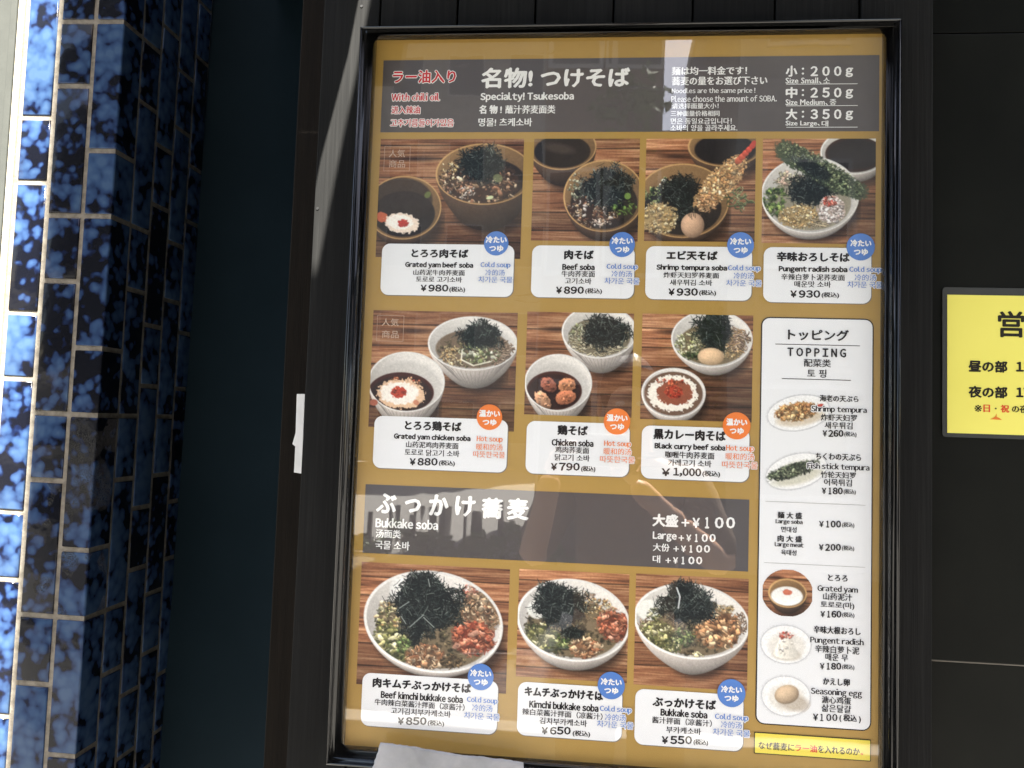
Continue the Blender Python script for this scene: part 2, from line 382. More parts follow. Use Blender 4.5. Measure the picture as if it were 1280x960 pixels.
def layer(poly, y, th=0.00025):           # thin printed layer standing proud of the sheet
    return prism_mesh(poly, y, y + th)
def rect(tl, tr, br, bl):                 # measured corners -> an upright rectangle on the poster plane
    a, b, c, d = (at(*p) for p in (tl, tr, br, bl))
    return (a.x + d.x) / 2, (b.x + c.x) / 2, (c.z + d.z) / 2, (a.z + b.z) / 2
def rr(x0, x1, z0, z1, r, n=6):
    out = []
    for cx, cz, a0 in ((x1 - r, z1 - r, 0), (x0 + r, z1 - r, 90), (x0 + r, z0 + r, 180), (x1 - r, z0 + r, 270)):
        for i in range(n + 1):
            a = math.radians(a0 + 90 * i / n); out.append((cx + r * math.cos(a), cz + r * math.sin(a)))
    return out
def disc(c, r, n=40):
    return [(c.x + r * math.cos(2 * math.pi * i / n), c.z + r * math.sin(2 * math.pi * i / n)) for i in range(n)]
PX = D / F                                # metres of one photo pixel on the poster, roughly

# ---- lettering: every string is fitted to its measured ink box
TEXTS = []
def T(parent, s, x0, x1, yc, h, w=0.25, col=(38, 34, 34), y=-0.0006, outline=None, depth=0.0, name='lettering', low=False):
    TEXTS.append(dict(parent=parent, s=s, x0=x0, x1=x1, yc=yc, h=h, w=w, col=col, y=y, outline=outline, depth=depth, name=name))
def flush_text():
    tmp = []
    uniq = {}
    def latin(q): return all(33 <= ord(ch) < 127 or ch in ' ¥' for ch in q) and q not in ('+', '( ) ')
    wide = lambda ch: '￥' if ch == '¥' else chr(ord(ch) + 0xFEE0)
    for t in TEXTS:
        for k in ([wide(ch) for ch in t['s'] if ch != ' '] if latin(t['s']) else [t['s']]):
            if k in uniq: continue
            c = bpy.data.curves.new('t', 'FONT'); c.body = k; c.resolution_u = 2; c.fill_mode = 'FRONT'
            o = bpy.data.objects.new('t', c); COL.objects.link(o); uniq[k] = o
    bpy.context.view_layer.update(); dg = bpy.context.evaluated_depsgraph_get()
    geo = {}
    for k, o in uniq.items():
        me = bpy.data.meshes.new_from_object(o.evaluated_get(dg))
        n = len(me.vertices); co = np.empty(n * 3); me.vertices.foreach_get('co', co); co = co.reshape(-1, 3)[:, :2]
        geo[k] = (co, [tuple(p.vertices) for p in me.polygons]); bpy.data.meshes.remove(me)
    for o in uniq.values():
        c = o.data; bpy.data.objects.remove(o); bpy.data.curves.remove(c)
    for t in TEXTS:
        q = t['s']
        if not latin(q) or q in geo: continue
        X_, F_, cur, nb = [], [], 0.0, 0
        for ch in q:
            if ch == ' ': cur += .26; continue
            g, f = geo[wide(ch)]; mn = g[:, 0].min(); wd_ = g[:, 0].max() - mn
            sc = 0.86 if ch not in 'iljI!.,:' else 1.0
            h_ = g.copy(); h_[:, 0] = (g[:, 0] - mn) * sc + cur; X_.append(h_); F_ += [tuple(nb + i for i in ff) for ff in f]; nb += len(g)
            cur += wd_ * sc + .085
        geo[q] = (np.concatenate(X_), F_)
    for t in TEXTS:
        co, faces = geo[t['s']]
        if len(co) == 0: continue
        yy = t['depth']
        p0, p1 = at(t['x0'], t['yc'], yy), at(t['x1'], t['yc'], yy)
        hh = abs(at(t['x0'], t['yc'] - t['h'] / 2, yy).z - at(t['x0'], t['yc'] + t['h'] / 2, yy).z)
        zc = (p0.z + p1.z) / 2
        mn, mx = co.min(0), co.max(0); sz = np.maximum(mx - mn, 1e-6)
        q = (co - mn) / sz
        X = p0.x + q[:, 0] * (p1.x - p0.x); Z = zc + (q[:, 1] - 0.5) * hh
        jobs = [(t['col'], t['w'], t['y'], 1)]
        if t['outline']: jobs.insert(0, (t['outline'], t['w'] + 0.85, t['y'] + 0.00012, 2))
        for colr, w, y, kind in jobs:
            w = w * PX
            if kind == 2:
                offs = [(math.cos(a) * w, math.sin(a) * w) for a in [i * math.pi / 4 for i in range(8)]]
            elif w > 0.42 * PX: offs = [(-w, 0), (w, 0), (0, w * .8), (0, -w * .8), (w * .6, w * .6), (-w * .6, -w * .6)]
            elif w > 0: offs = [(-w, 0), (w, 0), (0, w * .5)]
            else: offs = [(0, 0)]
            V, Fc = [], []
            for i, (dx, dz) in enumerate(offs):
                b = len(V); yv = y + t['depth'] - i * 0.000012
                V += [(x + dx, yv, z + dz) for x, z in zip(X, Z)]
                Fc += [tuple(b + k for k in f) for f in faces]
            me = mesh(V, Fc)
            link(t['name'] if kind == 1 else 'letter_outline', me, ink(colr), t['parent'])
WHITE = (236, 236, 234)
# heading band
def band(name, q):
    x0, x1, z0, z1 = rect(*q)
    return link(name, layer([(x0, z0), (x1, z0), (x1, z1), (x0, z1)], -0.0003), HEADM, posT)
hb = band('heading_band', ((479.4, 76.1), (1099.2, 68.5), (1098.7, 164.1), (475.7, 165.5)))
RED = (196, 34, 44)
T(hb, 'ラー油入り', 491.5, 569.4, 96, 15.4, .55, RED, outline=WHITE)
T(hb, 'With chili oil', 490, 549.7, 121.5, 9.2, .4, RED, outline=WHITE)
T(hb, '进入辣油', 489.8, 525, 137.6, 9.6, .3, RED, outline=WHITE)
T(hb, '고추기름들어가있음', 488.4, 567, 153.8, 9.4, .25, RED, outline=WHITE)
T(hb, '名物!', 602.5, 665, 97.6, 24, 1.1, WHITE)
T(hb, 'つけそば', 676.8, 786.5, 97.2, 22.4, 1.1, WHITE)
T(hb, 'Specialty! Tsukesoba', 600.9, 717, 121.6, 11.5, .45, WHITE)
T(hb, '名 物 !', 599.5, 627, 137, 10.4, .5, WHITE)
T(hb, '蘸汁荞麦面类', 632, 694, 137, 10.4, .3, WHITE)
T(hb, '명물! 츠케소바', 598.3, 665, 153, 10.2, .3, WHITE)
T(hb, '麺は均一料金です！', 839.9, 933.4, 88.7, 10.2, .4, WHITE)
T(hb, '蕎麦の量をお選び下さい', 839.9, 958.8, 101.2, 10.6, .4, WHITE)
T(hb, 'Noodles are the same price !', 839.9, 943.9, 114.2, 8, .18, WHITE)
T(hb, 'Please choose the amount of SOBA.', 839.3, 970.7, 123.5, 8, .18, WHITE)
T(hb, '请选择面量大小！', 839.9, 898, 132.7, 6.9, .18, WHITE)
T(hb, '三种面量价格相同', 838.5, 899.2, 142.1, 6.9, .18, WHITE)
T(hb, '면은 동일요금입니다！', 838.5, 914.4, 151.6, 7.6, .18, WHITE)
T(hb, '소바의 양을 골라주세요.', 838, 921.5, 160.1, 7.8, .18, WHITE)
for k, (a, b, c, yy, ys, yl, ko, xe_) in enumerate((('小', '２００ｇ', 'Size Small、', 89.2, 101.2, 105.2, '소', 1037), ('中', '２５０ｇ', 'Size Medium、', 116, 128.2, 132.3, '중', 1045), ('大', '３５０ｇ', 'Size Large、', 143, 155, 159.2, '대', 1035))):
    T(hb, a, 982.6, 996, yy, 13, .6, WHITE)
    T(hb, ':', 1002.5, 1004.5, yy, 8, .5, WHITE)
    for ch, xx in zip(b.translate(str.maketrans('０１２３５ｇ', '01235g')), (1013.5, 1028.2, 1042.8, 1057.3)):
        T(hb, ch, xx, xx + 8.3, yy + (1.6 if ch == 'g' else 0), 11.6 if ch != 'g' else 11, .6, WHITE)
    T(hb, c, 982, xe_ - 10.5, ys, 7.6, .22, WHITE)
    T(hb, ko, xe_ - 8, xe_, ys - .3, 7.2, .2, WHITE)
    p0, p1 = at(982.8, yl), at(1071.9, yl); zc = (p0.z + p1.z) / 2
    link('rule_line', layer([(p0.x, zc - .0003), (p1.x, zc - .0003), (p1.x, zc + .0003), (p0.x, zc + .0003)], -0.0005, .0001), ink(WHITE), hb)
# bukkake band
bb = band('bukkake_band', ((457.3, 604.8), (936.4, 625), (935.2, 715), (453.2, 690.5)))
for ch, a, b, c, d in (('ぶ', 471.5, 494.8, 617.4, 640.8), ('っ', 507, 525.3, 624.5, 639.8), ('か', 537.5, 559.8, 618.9, 643.8), ('け', 570, 593.4, 620.7, 644.8), ('蕎', 603, 627.9, 623, 647.5), ('麦', 635, 660, 623.7, 649)):
    T(bb, ch, a, b, (c + d) / 2, d - c, 1.2, WHITE)
T(bb, 'Bukkake soba', 470, 547.3, 654.7, 11.5, .5, WHITE)
T(bb, '汤面类', 470, 501, 667.2, 10.3, .3, WHITE)
T(bb, '국물 소바', 469.5, 512, 681.6, 10.7, .3, WHITE)
T(bb, '大盛', 816.3, 847, 650.5, 14.8, .8, WHITE)
for (x0, x1, yc, h, w) in ((852, 918.1, 653.4, 13.2, .55), (848.4, 894.1, 672.4, 9.4, .4), (842, 887, 686, 8.8, .4), (832, 877.3, 700.5, 8.8, .4)):
    wd = x1 - x0
    T(bb, '+', x0, x0 + wd * .14, yc, h * .72, .2, WHITE); T(bb, '¥', x0 + wd * .21, x0 + wd * .335, yc, h * .88, w, WHITE)
    for k, ch in enumerate('100'):
        s0 = x0 + wd * (.42 + .215 * k); T(bb, ch, s0 + (wd * .03 if ch == '1' else 0), s0 + wd * (.09 if ch == '1' else .15), yc, h, w + .1, WHITE)
T(bb, 'Large', 816.3, 845.4, 670.8, 11.4, .45, WHITE)
T(bb, '大份', 816.3, 836.7, 684.2, 9.6, .25, WHITE)
T(bb, '대', 816, 825, 698.7, 9.3, .25, WHITE)

# ------------------------------------------------------------------ painted dish photographs (flat prints)
def vnoise(h, w, sy, sx, seed, octv=3):
    r = np.random.RandomState(seed); out = np.zeros((h, w)); amp = 1.0; tot = 0
    for o in range(octv):
        gy, gx = max(2, int(h / sy) + 2), max(2, int(w / sx) + 2)
        g = r.rand(gy + 1, gx + 1)
        yy = np.linspace(0, gy - 1.001, h); xx = np.linspace(0, gx - 1.001, w)
        y0 = yy.astype(int); x0 = xx.astype(int); fy = (yy - y0)[:, None]; fx = (xx - x0)[None]
        fy = fy * fy * (3 - 2 * fy); fx = fx * fx * (3 - 2 * fx)
        out += amp * (g[y0][:, x0] * (1 - fy) * (1 - fx) + g[y0][:, x0 + 1] * (1 - fy) * fx + g[y0 + 1][:, x0] * fy * (1 - fx) + g[y0 + 1][:, x0 + 1] * fy * fx)
        tot += amp; amp *= .55; sy = max(1.0, sy / 2); sx = max(1.0, sx / 2)
    return out / tot
SS = 3
class Print:
    def __init__(s, tl, tr, br, bl, seed=1, bg=None):
        s.q = (tl, tr, br, bl); s.r = np.random.RandomState(seed); s.seed = seed
        s.w = int(((tr[0] - tl[0]) + (br[0] - bl[0])) / 2 * SS); s.h = int(((bl[1] - tl[1]) + (br[1] - tr[1])) / 2 * SS)
        A = np.array([[tr[0] - tl[0], bl[0] - tl[0]], [tr[1] - tl[1], bl[1] - tl[1]]]); s.Ai = np.linalg.inv(A); s.tl = np.array(tl)
        s.im = np.zeros((s.h, s.w, 3)); s.im[:] = bg if bg else (120, 80, 50)
    def m(s, x, y):
        st = s.Ai @ (np.array([x, y]) - s.tl); return st[0] * s.w, st[1] * s.h
    def wood(s, seams, dark=0.5, warm=1.0):
        h, w = s.h, s.w
        g = vnoise(h, w, 5, 190, s.seed, 3); g2 = vnoise(h, w, 26, 260, s.seed + 5, 2); f = vnoise(h, w, 2.2, 60, s.seed + 9, 2)
        v = np.clip(.52 * g + .33 * g2 + .3 * f - .02, 0, 1)[..., None]
        c0, c1, c2 = np.array([58, 34, 24.]), np.array([158, 98, 62.]), np.array([226, 170, 122.])
        v = np.clip((v - .5) * 1.5 + .5, 0, 1)
        im = np.where(v < .5, c0 + (c1 - c0) * v * 2, c1 + (c2 - c1) * (v - .5) * 2)
        yy = np.linspace(0, 1, h)[:, None]; xx = np.linspace(0, 1, w)[None]
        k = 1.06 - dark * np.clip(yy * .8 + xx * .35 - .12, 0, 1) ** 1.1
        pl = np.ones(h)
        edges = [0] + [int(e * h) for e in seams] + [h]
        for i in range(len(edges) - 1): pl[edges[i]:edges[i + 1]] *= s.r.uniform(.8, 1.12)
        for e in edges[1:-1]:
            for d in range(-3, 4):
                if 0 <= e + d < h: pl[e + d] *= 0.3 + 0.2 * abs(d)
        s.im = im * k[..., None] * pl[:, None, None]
        s.knot(.28, .17 if seams else .3)
        return s
    def knot(s, fx, fy):
        X, Y = np.meshgrid(np.arange(s.w), np.arange(s.h)); cx, cy = fx * s.w, fy * s.h
        d = np.sqrt(((X - cx) / (s.w * .16)) ** 2 + ((Y - cy) / (s.h * .028)) ** 2)
        k = np.clip(1.3 - d, 0, 1)[..., None]; s.im = s.im * (1 - .7 * k) + np.array([48, 30, 24]) * .7 * k
    def ell(s, cx, cy, rx, ry, col, rot=0, soft=.7, a=1.0, gx=0, gy=0, noise=0, clip=None, rim=0):
        mx, my = s.m(cx, cy); rx *= SS; ry *= SS; R = max(rx, ry) + 4
        x0, x1, y0, y1 = int(max(0, mx - R)), int(min(s.w, mx + R)), int(max(0, my - R)), int(min(s.h, my + R))
        if x1 <= x0 or y1 <= y0: return
        X, Y = np.meshgrid(np.arange(x0, x1) - mx, np.arange(y0, y1) - my)
        c, sn = math.cos(math.radians(rot)), math.sin(math.radians(rot))
        u, v = (X * c + Y * sn) / rx, (-X * sn + Y * c) / ry
        d = np.sqrt(u * u + v * v)
        if noise: 
            nz = vnoise(y1 - y0, x1 - x0, 7, 7, int(s.r.randint(9999)), 2); d = d + (nz - .5) * noise
        m = np.clip((1 - d) * min(rx, ry) / (soft * SS) + .5, 0, 1) * a
        if clip is not None: m = m * clip[y0:y1, x0:x1]
        k = 1 + gx * X / rx + gy * Y / ry
        if rim: k = k * (1 - rim * np.clip(d, 0, 1) ** 3)
        cc = np.array(col, float)[None, None] * k[..., None]
        s.im[y0:y1, x0:x1] = s.im[y0:y1, x0:x1] * (1 - m[..., None]) + cc * m[..., None]
    def mask(s, cx, cy, rx, ry, rot=0):
        mx, my = s.m(cx, cy); X, Y = np.meshgrid(np.arange(s.w) - mx, np.arange(s.h) - my)
        c, sn = math.cos(math.radians(rot)), math.sin(math.radians(rot))
        d = np.sqrt(((X * c + Y * sn) / (rx * SS)) ** 2 + ((-X * sn + Y * c) / (ry * SS)) ** 2)
        return np.clip((1 - d) * min(rx, ry) * 1.2 + .5, 0, 1)
    def seg(s, xa, ya, xb, yb, w, col, a=1.0, clip=None):
        ax_, ay_ = s.m(xa, ya); bx, by = s.m(xb, yb); w = w * SS / 2
        x0, x1 = int(max(0, min(ax_, bx) - w - 2)), int(min(s.w, max(ax_, bx) + w + 3)); y0, y1 = int(max(0, min(ay_, by) - w - 2)), int(min(s.h, max(ay_, by) + w + 3))
        if x1 <= x0 or y1 <= y0: return
        X, Y = np.meshgrid(np.arange(x0, x1), np.arange(y0, y1)); dx, dy = bx - ax_, by - ay_; L = dx * dx + dy * dy + 1e-6
        t = np.clip(((X - ax_) * dx + (Y - ay_) * dy) / L, 0, 1); d = np.hypot(X - ax_ - t * dx, Y - ay_ - t * dy)
        m = np.clip(w - d + .5, 0, 1) * a
        if clip is not None: m = m * clip[y0:y1, x0:x1]
        s.im[y0:y1, x0:x1] = s.im[y0:y1, x0:x1] * (1 - m[..., None]) + np.array(col, float) * m[..., None]
    def pts(s, cx, cy, rx, ry, n, rot=0, top=0):
        c, sn = math.cos(math.radians(rot)), math.sin(math.radians(rot)); o = []
        for i in range(n):
            a = s.r.rand() * 6.283; q = math.sqrt(s.r.rand()); u, v = rx * q * math.cos(a), ry * q * math.sin(a)
            o.append((cx + u * c - v * sn, cy + u * sn + v * c, q))
        return o
    def clumps(s, cx, cy, rx, ry, n, lo, hi, pal, rot=0, clip=None, under=None):
        if under is not None: s.ell(cx, cy, rx, ry, np.array(under) * .95, rot, 2, .95, noise=.6, clip=clip)
        n = int(n * .8); p = s.pts(cx, cy, rx, ry, n, rot); p.sort(key=lambda q: q[1] + s.r.uniform(-4, 4))
        base = s.r.uniform(0, 180)
        for x, y, q in p:
            k = s.r.rand()
            c = np.array(pal[s.r.randint(len(pal))], float) * (s.r.uniform(.55, .85) if s.r.rand() < .22 else s.r.uniform(.86, 1.14)); r_ = s.r.uniform(lo * .7, hi * 1.15); an = s.r.uniform(0, 180)
            if q > .8: r_ *= .75
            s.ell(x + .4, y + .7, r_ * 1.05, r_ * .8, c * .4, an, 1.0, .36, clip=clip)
            if k < .5:                                   # a curled shred
                pa, pb, a0, cu = x, y, math.radians(an), s.r.uniform(-.9, .9); wd = s.r.uniform(.5, .95) * min(1.6, .5 + r_ * .35)
                for j in range(4):
                    na, nb = pa + math.cos(a0) * r_ * .55, pb + math.sin(a0) * r_ * .45; s.seg(pa, pb, na, nb, wd, c * (1.12 - .1 * j), .9, clip); pa, pb = na, nb; a0 += cu
            else:                                        # a torn flake of two lobes
                s.ell(x, y, r_, r_ * s.r.uniform(.3, .6), c, an, .6, .92, gx=s.r.uniform(-.25, .1), gy=-.3, clip=clip)
                s.ell(x + s.r.uniform(-.6, .6) * r_, y + s.r.uniform(-.5, .5) * r_, r_ * .6, r_ * .35, c * s.r.uniform(.85, 1.15), an + s.r.uniform(30, 90), .5, .85, gy=-.3, clip=clip)
                if s.r.rand() < .3: s.seg(x - r_ * .5, y - r_ * .35, x + r_ * .3, y - r_ * .45, .35, np.minimum(c * 1.4, 246), .8, clip)
    def nori(s, cx, cy, rx, ry, n=420, L=(4, 11), rot=0, hi=.1):
        s.ell(cx, cy, rx * .8, ry * .8, (17, 20, 19), rot, 3, .96, noise=.7)
        ph_ = s.r.rand(4) * 6.28
        for x, y, q in s.pts(cx, cy, rx * 1.04, ry * 1.04, n, rot):
            th = math.atan2(y - cy, x - cx); kk = .88 + .11 * math.sin(3 * th + ph_[0]) + .10 * math.sin(7 * th + ph_[1]) + .08 * math.sin(13 * th + ph_[2]) + (.16 if s.r.rand() < .08 else 0)
            x, y = cx + (x - cx) * kk, cy + (y - cy) * kk
            a = s.r.rand() * math.pi; l = s.r.uniform(*L) / 2; bend = s.r.uniform(-.5, .5)
            u = s.r.rand()
            up = (cy - y) / ry
            if u < hi * .8 * (1.0 + .9 * up): c = np.array([96, 104, 96]) * s.r.uniform(.7, 1.4)
            elif u < .35: c = np.array([48, 58, 54]) * s.r.uniform(.7, 1.2)
            else: c = np.array([15, 19, 18]) * s.r.uniform(.6, 1.5)
            w = s.r.uniform(.4, .95)
            xm, ym = x, y
            s.seg(x - math.cos(a) * l, y - math.sin(a) * l, xm, ym, w, c); s.seg(xm, ym, x + math.cos(a + bend) * l, y + math.sin(a + bend) * l, w, c)
    def noodles(s, cx, cy, rx, ry, n, pal, clip=None, w=(.8, 1.3)):
        for x, y, q in s.pts(cx, cy, rx, ry, n):
            a = s.r.rand() * 6.28; c = np.array(pal[s.r.randint(len(pal))], float) * s.r.uniform(.75, 1.15); wd = s.r.uniform(*w)
            px_, py_ = x, y; cur = s.r.uniform(-.6, .6)
            for k in range(5):
                nx, ny = px_ + math.cos(a) * 1.7, py_ + math.sin(a) * 1.3; a += cur
                s.seg(px_, py_ + .7, nx, ny + .7, wd, c * .4, .8, clip); s.seg(px_, py_, nx, ny, wd, c, 1, clip); px_, py_ = nx, ny
    def bowl(s, cx, cy, rx, ry, kind='white', body=(0, 18, .8, .9), rot=0, ribs=False, fill=None, ft=1.6, shadow=True):
        """body: dx, drop, width factor, height factor"""
        dx, drop, fx, fy = body
        if shadow:
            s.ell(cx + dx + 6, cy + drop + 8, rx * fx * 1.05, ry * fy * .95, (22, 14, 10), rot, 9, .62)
        if kind == 'white': rim, inn, out = (238, 236, 230), (205, 200, 192), (186, 176, 166)
        else: rim, inn, out = (214, 166, 102), (132, 100, 64), (78, 58, 44)
        # outer body: a stack of shrinking ellipses
        N = 16
        for i in range(N, -1, -1):
            k = i / N; k2 = k ** 1.7
            c = np.array(out) * (1.05 - .5 * k)
            s.ell(cx + dx * k, cy + drop * k + 1.2, rx * (1 - (1 - fx) * k2) - .6, ry * (1 - (1 - fy) * k2), c, rot, 1.0, 1, gx=-.22)
        if ribs:
            body_m = s.mask(cx, cy, rx, ry, rot)
            for i in range(26):
                t = -1 + 2 * (i + .5) / 26; xa = cx + math.sin(t * 1.45) * rx * .97; ya = cy + math.cos(t * 1.45) * ry * .95
                xb = cx + dx + math.sin(t * 1.45) * rx * fx * .8; yb = cy + drop + math.cos(t * 1.45) * ry * fy * .9
                s.seg(xa, ya + 2.5, xb, yb, .7, np.array(out) * .62, .55)
        s.ell(cx, cy, rx, ry, rim, rot, .8, 1, gx=-.04, gy=.05)
        s.ell(cx + .2, cy + .3, rx - ft, ry - ft * .9, inn, rot, .9, 1, gx=.10 if kind == 'white' else -.1, gy=-.12)
        s.ell(cx + .5, cy + ry * .14, rx * .92 - ft, ry * .86 - ft, np.array(inn) * .93, rot, 5, .6)
        if fill is not None:
            s.ell(cx + .2, cy + ry * .2, rx * .86 - ft, ry * .76 - ft, fill, rot, 1.3, 1)
        s.inner = s.mask(cx, cy, rx - ft, ry - ft, rot)
    def finish(s, parent, name='dish_photo', label=None, oval=None, y=-0.0003, gain=1.0):
        im = s.im * gain
        pd = np.pad(im, ((1, 1), (1, 1), (0, 0)), 'edge'); pd = (pd[:-2] + 2 * pd[1:-1] + pd[2:]) / 4; im = (pd[:, :-2] + 2 * pd[:, 1:-1] + pd[:, 2:]) / 4
        g_ = im.mean(-1, keepdims=True); im = g_ + (im - g_) * .86
        im = im * (.93 + .16 * vnoise(s.h, s.w, 5, 5, s.seed + 31, 3)[..., None])
        im = im + (vnoise(s.h, s.w, 2, 2, s.seed + 77, 1)[..., None] - .5) * 10
        im = np.clip(im, 3, 250) / 255.
        L = np.where(im <= .04045, im / 12.92, ((im + .055) / 1.055) ** 2.4)
        h2, w2 = s.h // 2, s.w // 2
        L = L[:h2 * 2, :w2 * 2].reshape(h2, 2, w2, 2, 3).mean((1, 3))
        x0, x1, z0, z1 = rect(*s.q)
        xs = x0 + (x1 - x0) * (np.arange(w2) / (w2 - 1)); zs = z1 + (z0 - z1) * (np.arange(h2) / (h2 - 1))
        X, Z = np.meshgrid(xs, zs)
        V = np.stack([X, np.full_like(X, y), Z], -1).reshape(-1, 3)
        I = np.arange(h2 * w2).reshape(h2, w2)
        F4 = np.stack([I[:-1, :-1], I[1:, :-1], I[1:, 1:], I[:-1, 1:]], -1).reshape(-1, 4)
        if oval is not None:
            ocx, ocy, orx, ory, orot = oval
            c = at(ocx, ocy); a = math.radians(orot)
            FX, FZ = V[F4].mean(1)[:, 0] - c.x, V[F4].mean(1)[:, 2] - c.z
            u = (FX * math.cos(a) - FZ * math.sin(a)) / (orx * PX); v = (FX * math.sin(a) + FZ * math.cos(a)) / (ory * PX)
            F4 = F4[u * u + v * v < 1]
        me = bpy.data.meshes.new(name); me.vertices.add(len(V)); me.vertices.foreach_set('co', V.ravel())
        me.loops.add(F4.size); me.loops.foreach_set('vertex_index', F4.ravel().astype(np.int32))
        me.polygons.add(len(F4)); me.polygons.foreach_set('loop_start', np.arange(0, F4.size, 4, dtype=np.int32))
        at_ = me.attributes.new('print', 'FLOAT_COLOR', 'POINT')
        at_.data.foreach_set('color', np.concatenate([L.reshape(-1, 3), np.ones((h2 * w2, 1))], 1).astype(np.float32).ravel())
        me.update(calc_edges=True)
        return link(name, me, PRINT, parent, label)

BEEF = [(196, 156, 118), (150, 104, 74), (222, 196, 160), (120, 78, 56)]
TAN = [(232, 206, 150), (208, 172, 112), (240, 224, 180), (186, 146, 92)]
GREEN = [(136, 150, 84), (92, 114, 58), (180, 184, 126), (56, 76, 42)]
YELG = [(200, 192, 130), (158, 156, 92), (222, 214, 166), (96, 104, 58), (70, 78, 48)]
KIM = [(186, 96, 66), (212, 132, 98), (158, 72, 50), (222, 160, 130), (196, 108, 72)]
BONI = [(222, 184, 140), (196, 142, 98), (236, 210, 172), (164, 104, 70)]
SOBA = [(170, 142, 118), (140, 112, 92), (198, 172, 146)]
def d1():
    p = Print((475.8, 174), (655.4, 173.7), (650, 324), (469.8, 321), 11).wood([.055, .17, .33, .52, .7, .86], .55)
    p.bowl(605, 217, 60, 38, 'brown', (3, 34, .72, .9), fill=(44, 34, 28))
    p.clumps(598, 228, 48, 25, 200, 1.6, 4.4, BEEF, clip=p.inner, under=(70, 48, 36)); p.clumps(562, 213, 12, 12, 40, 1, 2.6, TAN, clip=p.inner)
    p.clumps(575, 237, 22, 10, 60, 1, 2.6, [(226, 214, 200), (190, 140, 110)], clip=p.inner)
    p.nori(602, 205, 31, 25, 520)
    p.ell(612, 246, 4.5, 2.2, (214, 222, 168), -15); p.ell(622, 222, 6, 5, (120, 128, 84), 20, a=.8)
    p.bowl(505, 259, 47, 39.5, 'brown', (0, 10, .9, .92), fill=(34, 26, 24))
    p.ell(501, 250, 40, 28, (44, 33, 30), 0, 2, .8, clip=p.inner)
    p.ell(478, 271, 8, 6, (206, 96, 60), 20, noise=.3); p.ell(503, 278, 22, 12.5, (240, 218, 196), 8, noise=.35); p.ell(500, 277, 17, 9, (250, 240, 228), 6, noise=.3)
    p.ell(504.6, 278, 6.5, 4.8, (190, 44, 34), 0, noise=.6); p.clumps(504, 278, 6, 4, 14, .6, 1.4, [(200, 50, 40), (226, 90, 70)])
    p.ell(535, 243, 3.5, 4.5, (110, 128, 60), 40, 1.4, .8)
    return p
def d2():
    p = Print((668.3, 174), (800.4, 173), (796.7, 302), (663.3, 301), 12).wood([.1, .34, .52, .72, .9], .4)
    p.bowl(703, 184, 43, 29, 'brown', (2, 22, .72, .9), fill=(40, 32, 28))
    p.ell(702, 191, 32, 18, (34, 28, 27), 0, 1.5, 1); p.ell(700, 186, 20, 6, (84, 72, 62), 10, 4, .6)
    p.bowl(754, 244, 50, 44.5, 'brown', (0, 12, .86, .95), fill=(48, 38, 32))
    p.clumps(742, 262, 34, 20, 210, 1, 2.8, BEEF + [(230, 220, 208)], clip=p.inner, under=(64, 44, 34)); p.clumps(722, 232, 12, 16, 60, 1, 2.6, [(190, 190, 160), (130, 140, 110)], clip=p.inner)
    p.nori(760, 235, 36, 29, 640, hi=.2)
    p.clumps(778, 258, 16, 9, 40, 1.4, 3, [(110, 140, 60), (70, 96, 40)], clip=p.inner); p.ell(783.6, 244, 4, 4, (110, 142, 60), 0)
    p.clumps(750, 276, 12, 4, 30, 1, 2.6, [(236, 222, 210), (214, 190, 170)], clip=p.inner)
    return p
def d3():
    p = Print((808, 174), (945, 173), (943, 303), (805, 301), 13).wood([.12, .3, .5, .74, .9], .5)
    p.bowl(906, 183, 46, 25, 'brown', (0, 14, .8, .9), fill=(36, 30, 30)); p.ell(906, 185, 37, 17, (30, 27, 28), 0, 1.5)
    p.bowl(853, 250, 58, 46, 'brown', (0, 10, .88, .95), fill=(42, 36, 32))
    p.clumps(836, 231, 13, 9, 70, 1.2, 3, [(226, 228, 190), (170, 184, 120), (238, 240, 226)], clip=p.inner); p.clumps(815, 245, 12, 12, 60, 1.2, 3, GREEN, clip=p.inner)
    p.nori(850, 240, 25, 24, 420); p.nori(856, 268, 12, 12, 120)
    p.clumps(824, 272, 23, 19, 210, 1, 2.6, TAN, under=(190, 160, 104))
    p.ell(865.6, 280, 14.5, 15.5, (214, 170, 134), 0, .8, gx=-.18, gy=-.2, rim=.25)
    for k in range(5): p.seg(859 + k * 2.4, 264 + (k % 3), 861 + k * 2.0, 269 + (k % 3) * 2, .6, (18, 22, 20))
    p.clumps(900, 228, 42, 16, 420, 1.2, 3.2, [(232, 188, 128), (216, 162, 102), (244, 214, 164), (200, 142, 88)], rot=-47, under=(212, 164, 106))
    p.clumps(884, 252, 14, 11, 70, 1.4, 3.2, [(210, 150, 100), (230, 180, 130)])
    for k in range(5): p.ell(923 + k * 4.2, 200 - k * 4.4, 5.2 - k * .35, 4.2 - k * .2, (208 + k * 4, 96 - k * 8, 66 - k * 5), -48, 1, gy=-.25)
    p.ell(941, 180, 5, 3, (198, 66, 52), -60)
    p.noodles(924, 247, 12, 10, 40, [(120, 134, 80), (90, 104, 60), (150, 158, 110)])
    return p
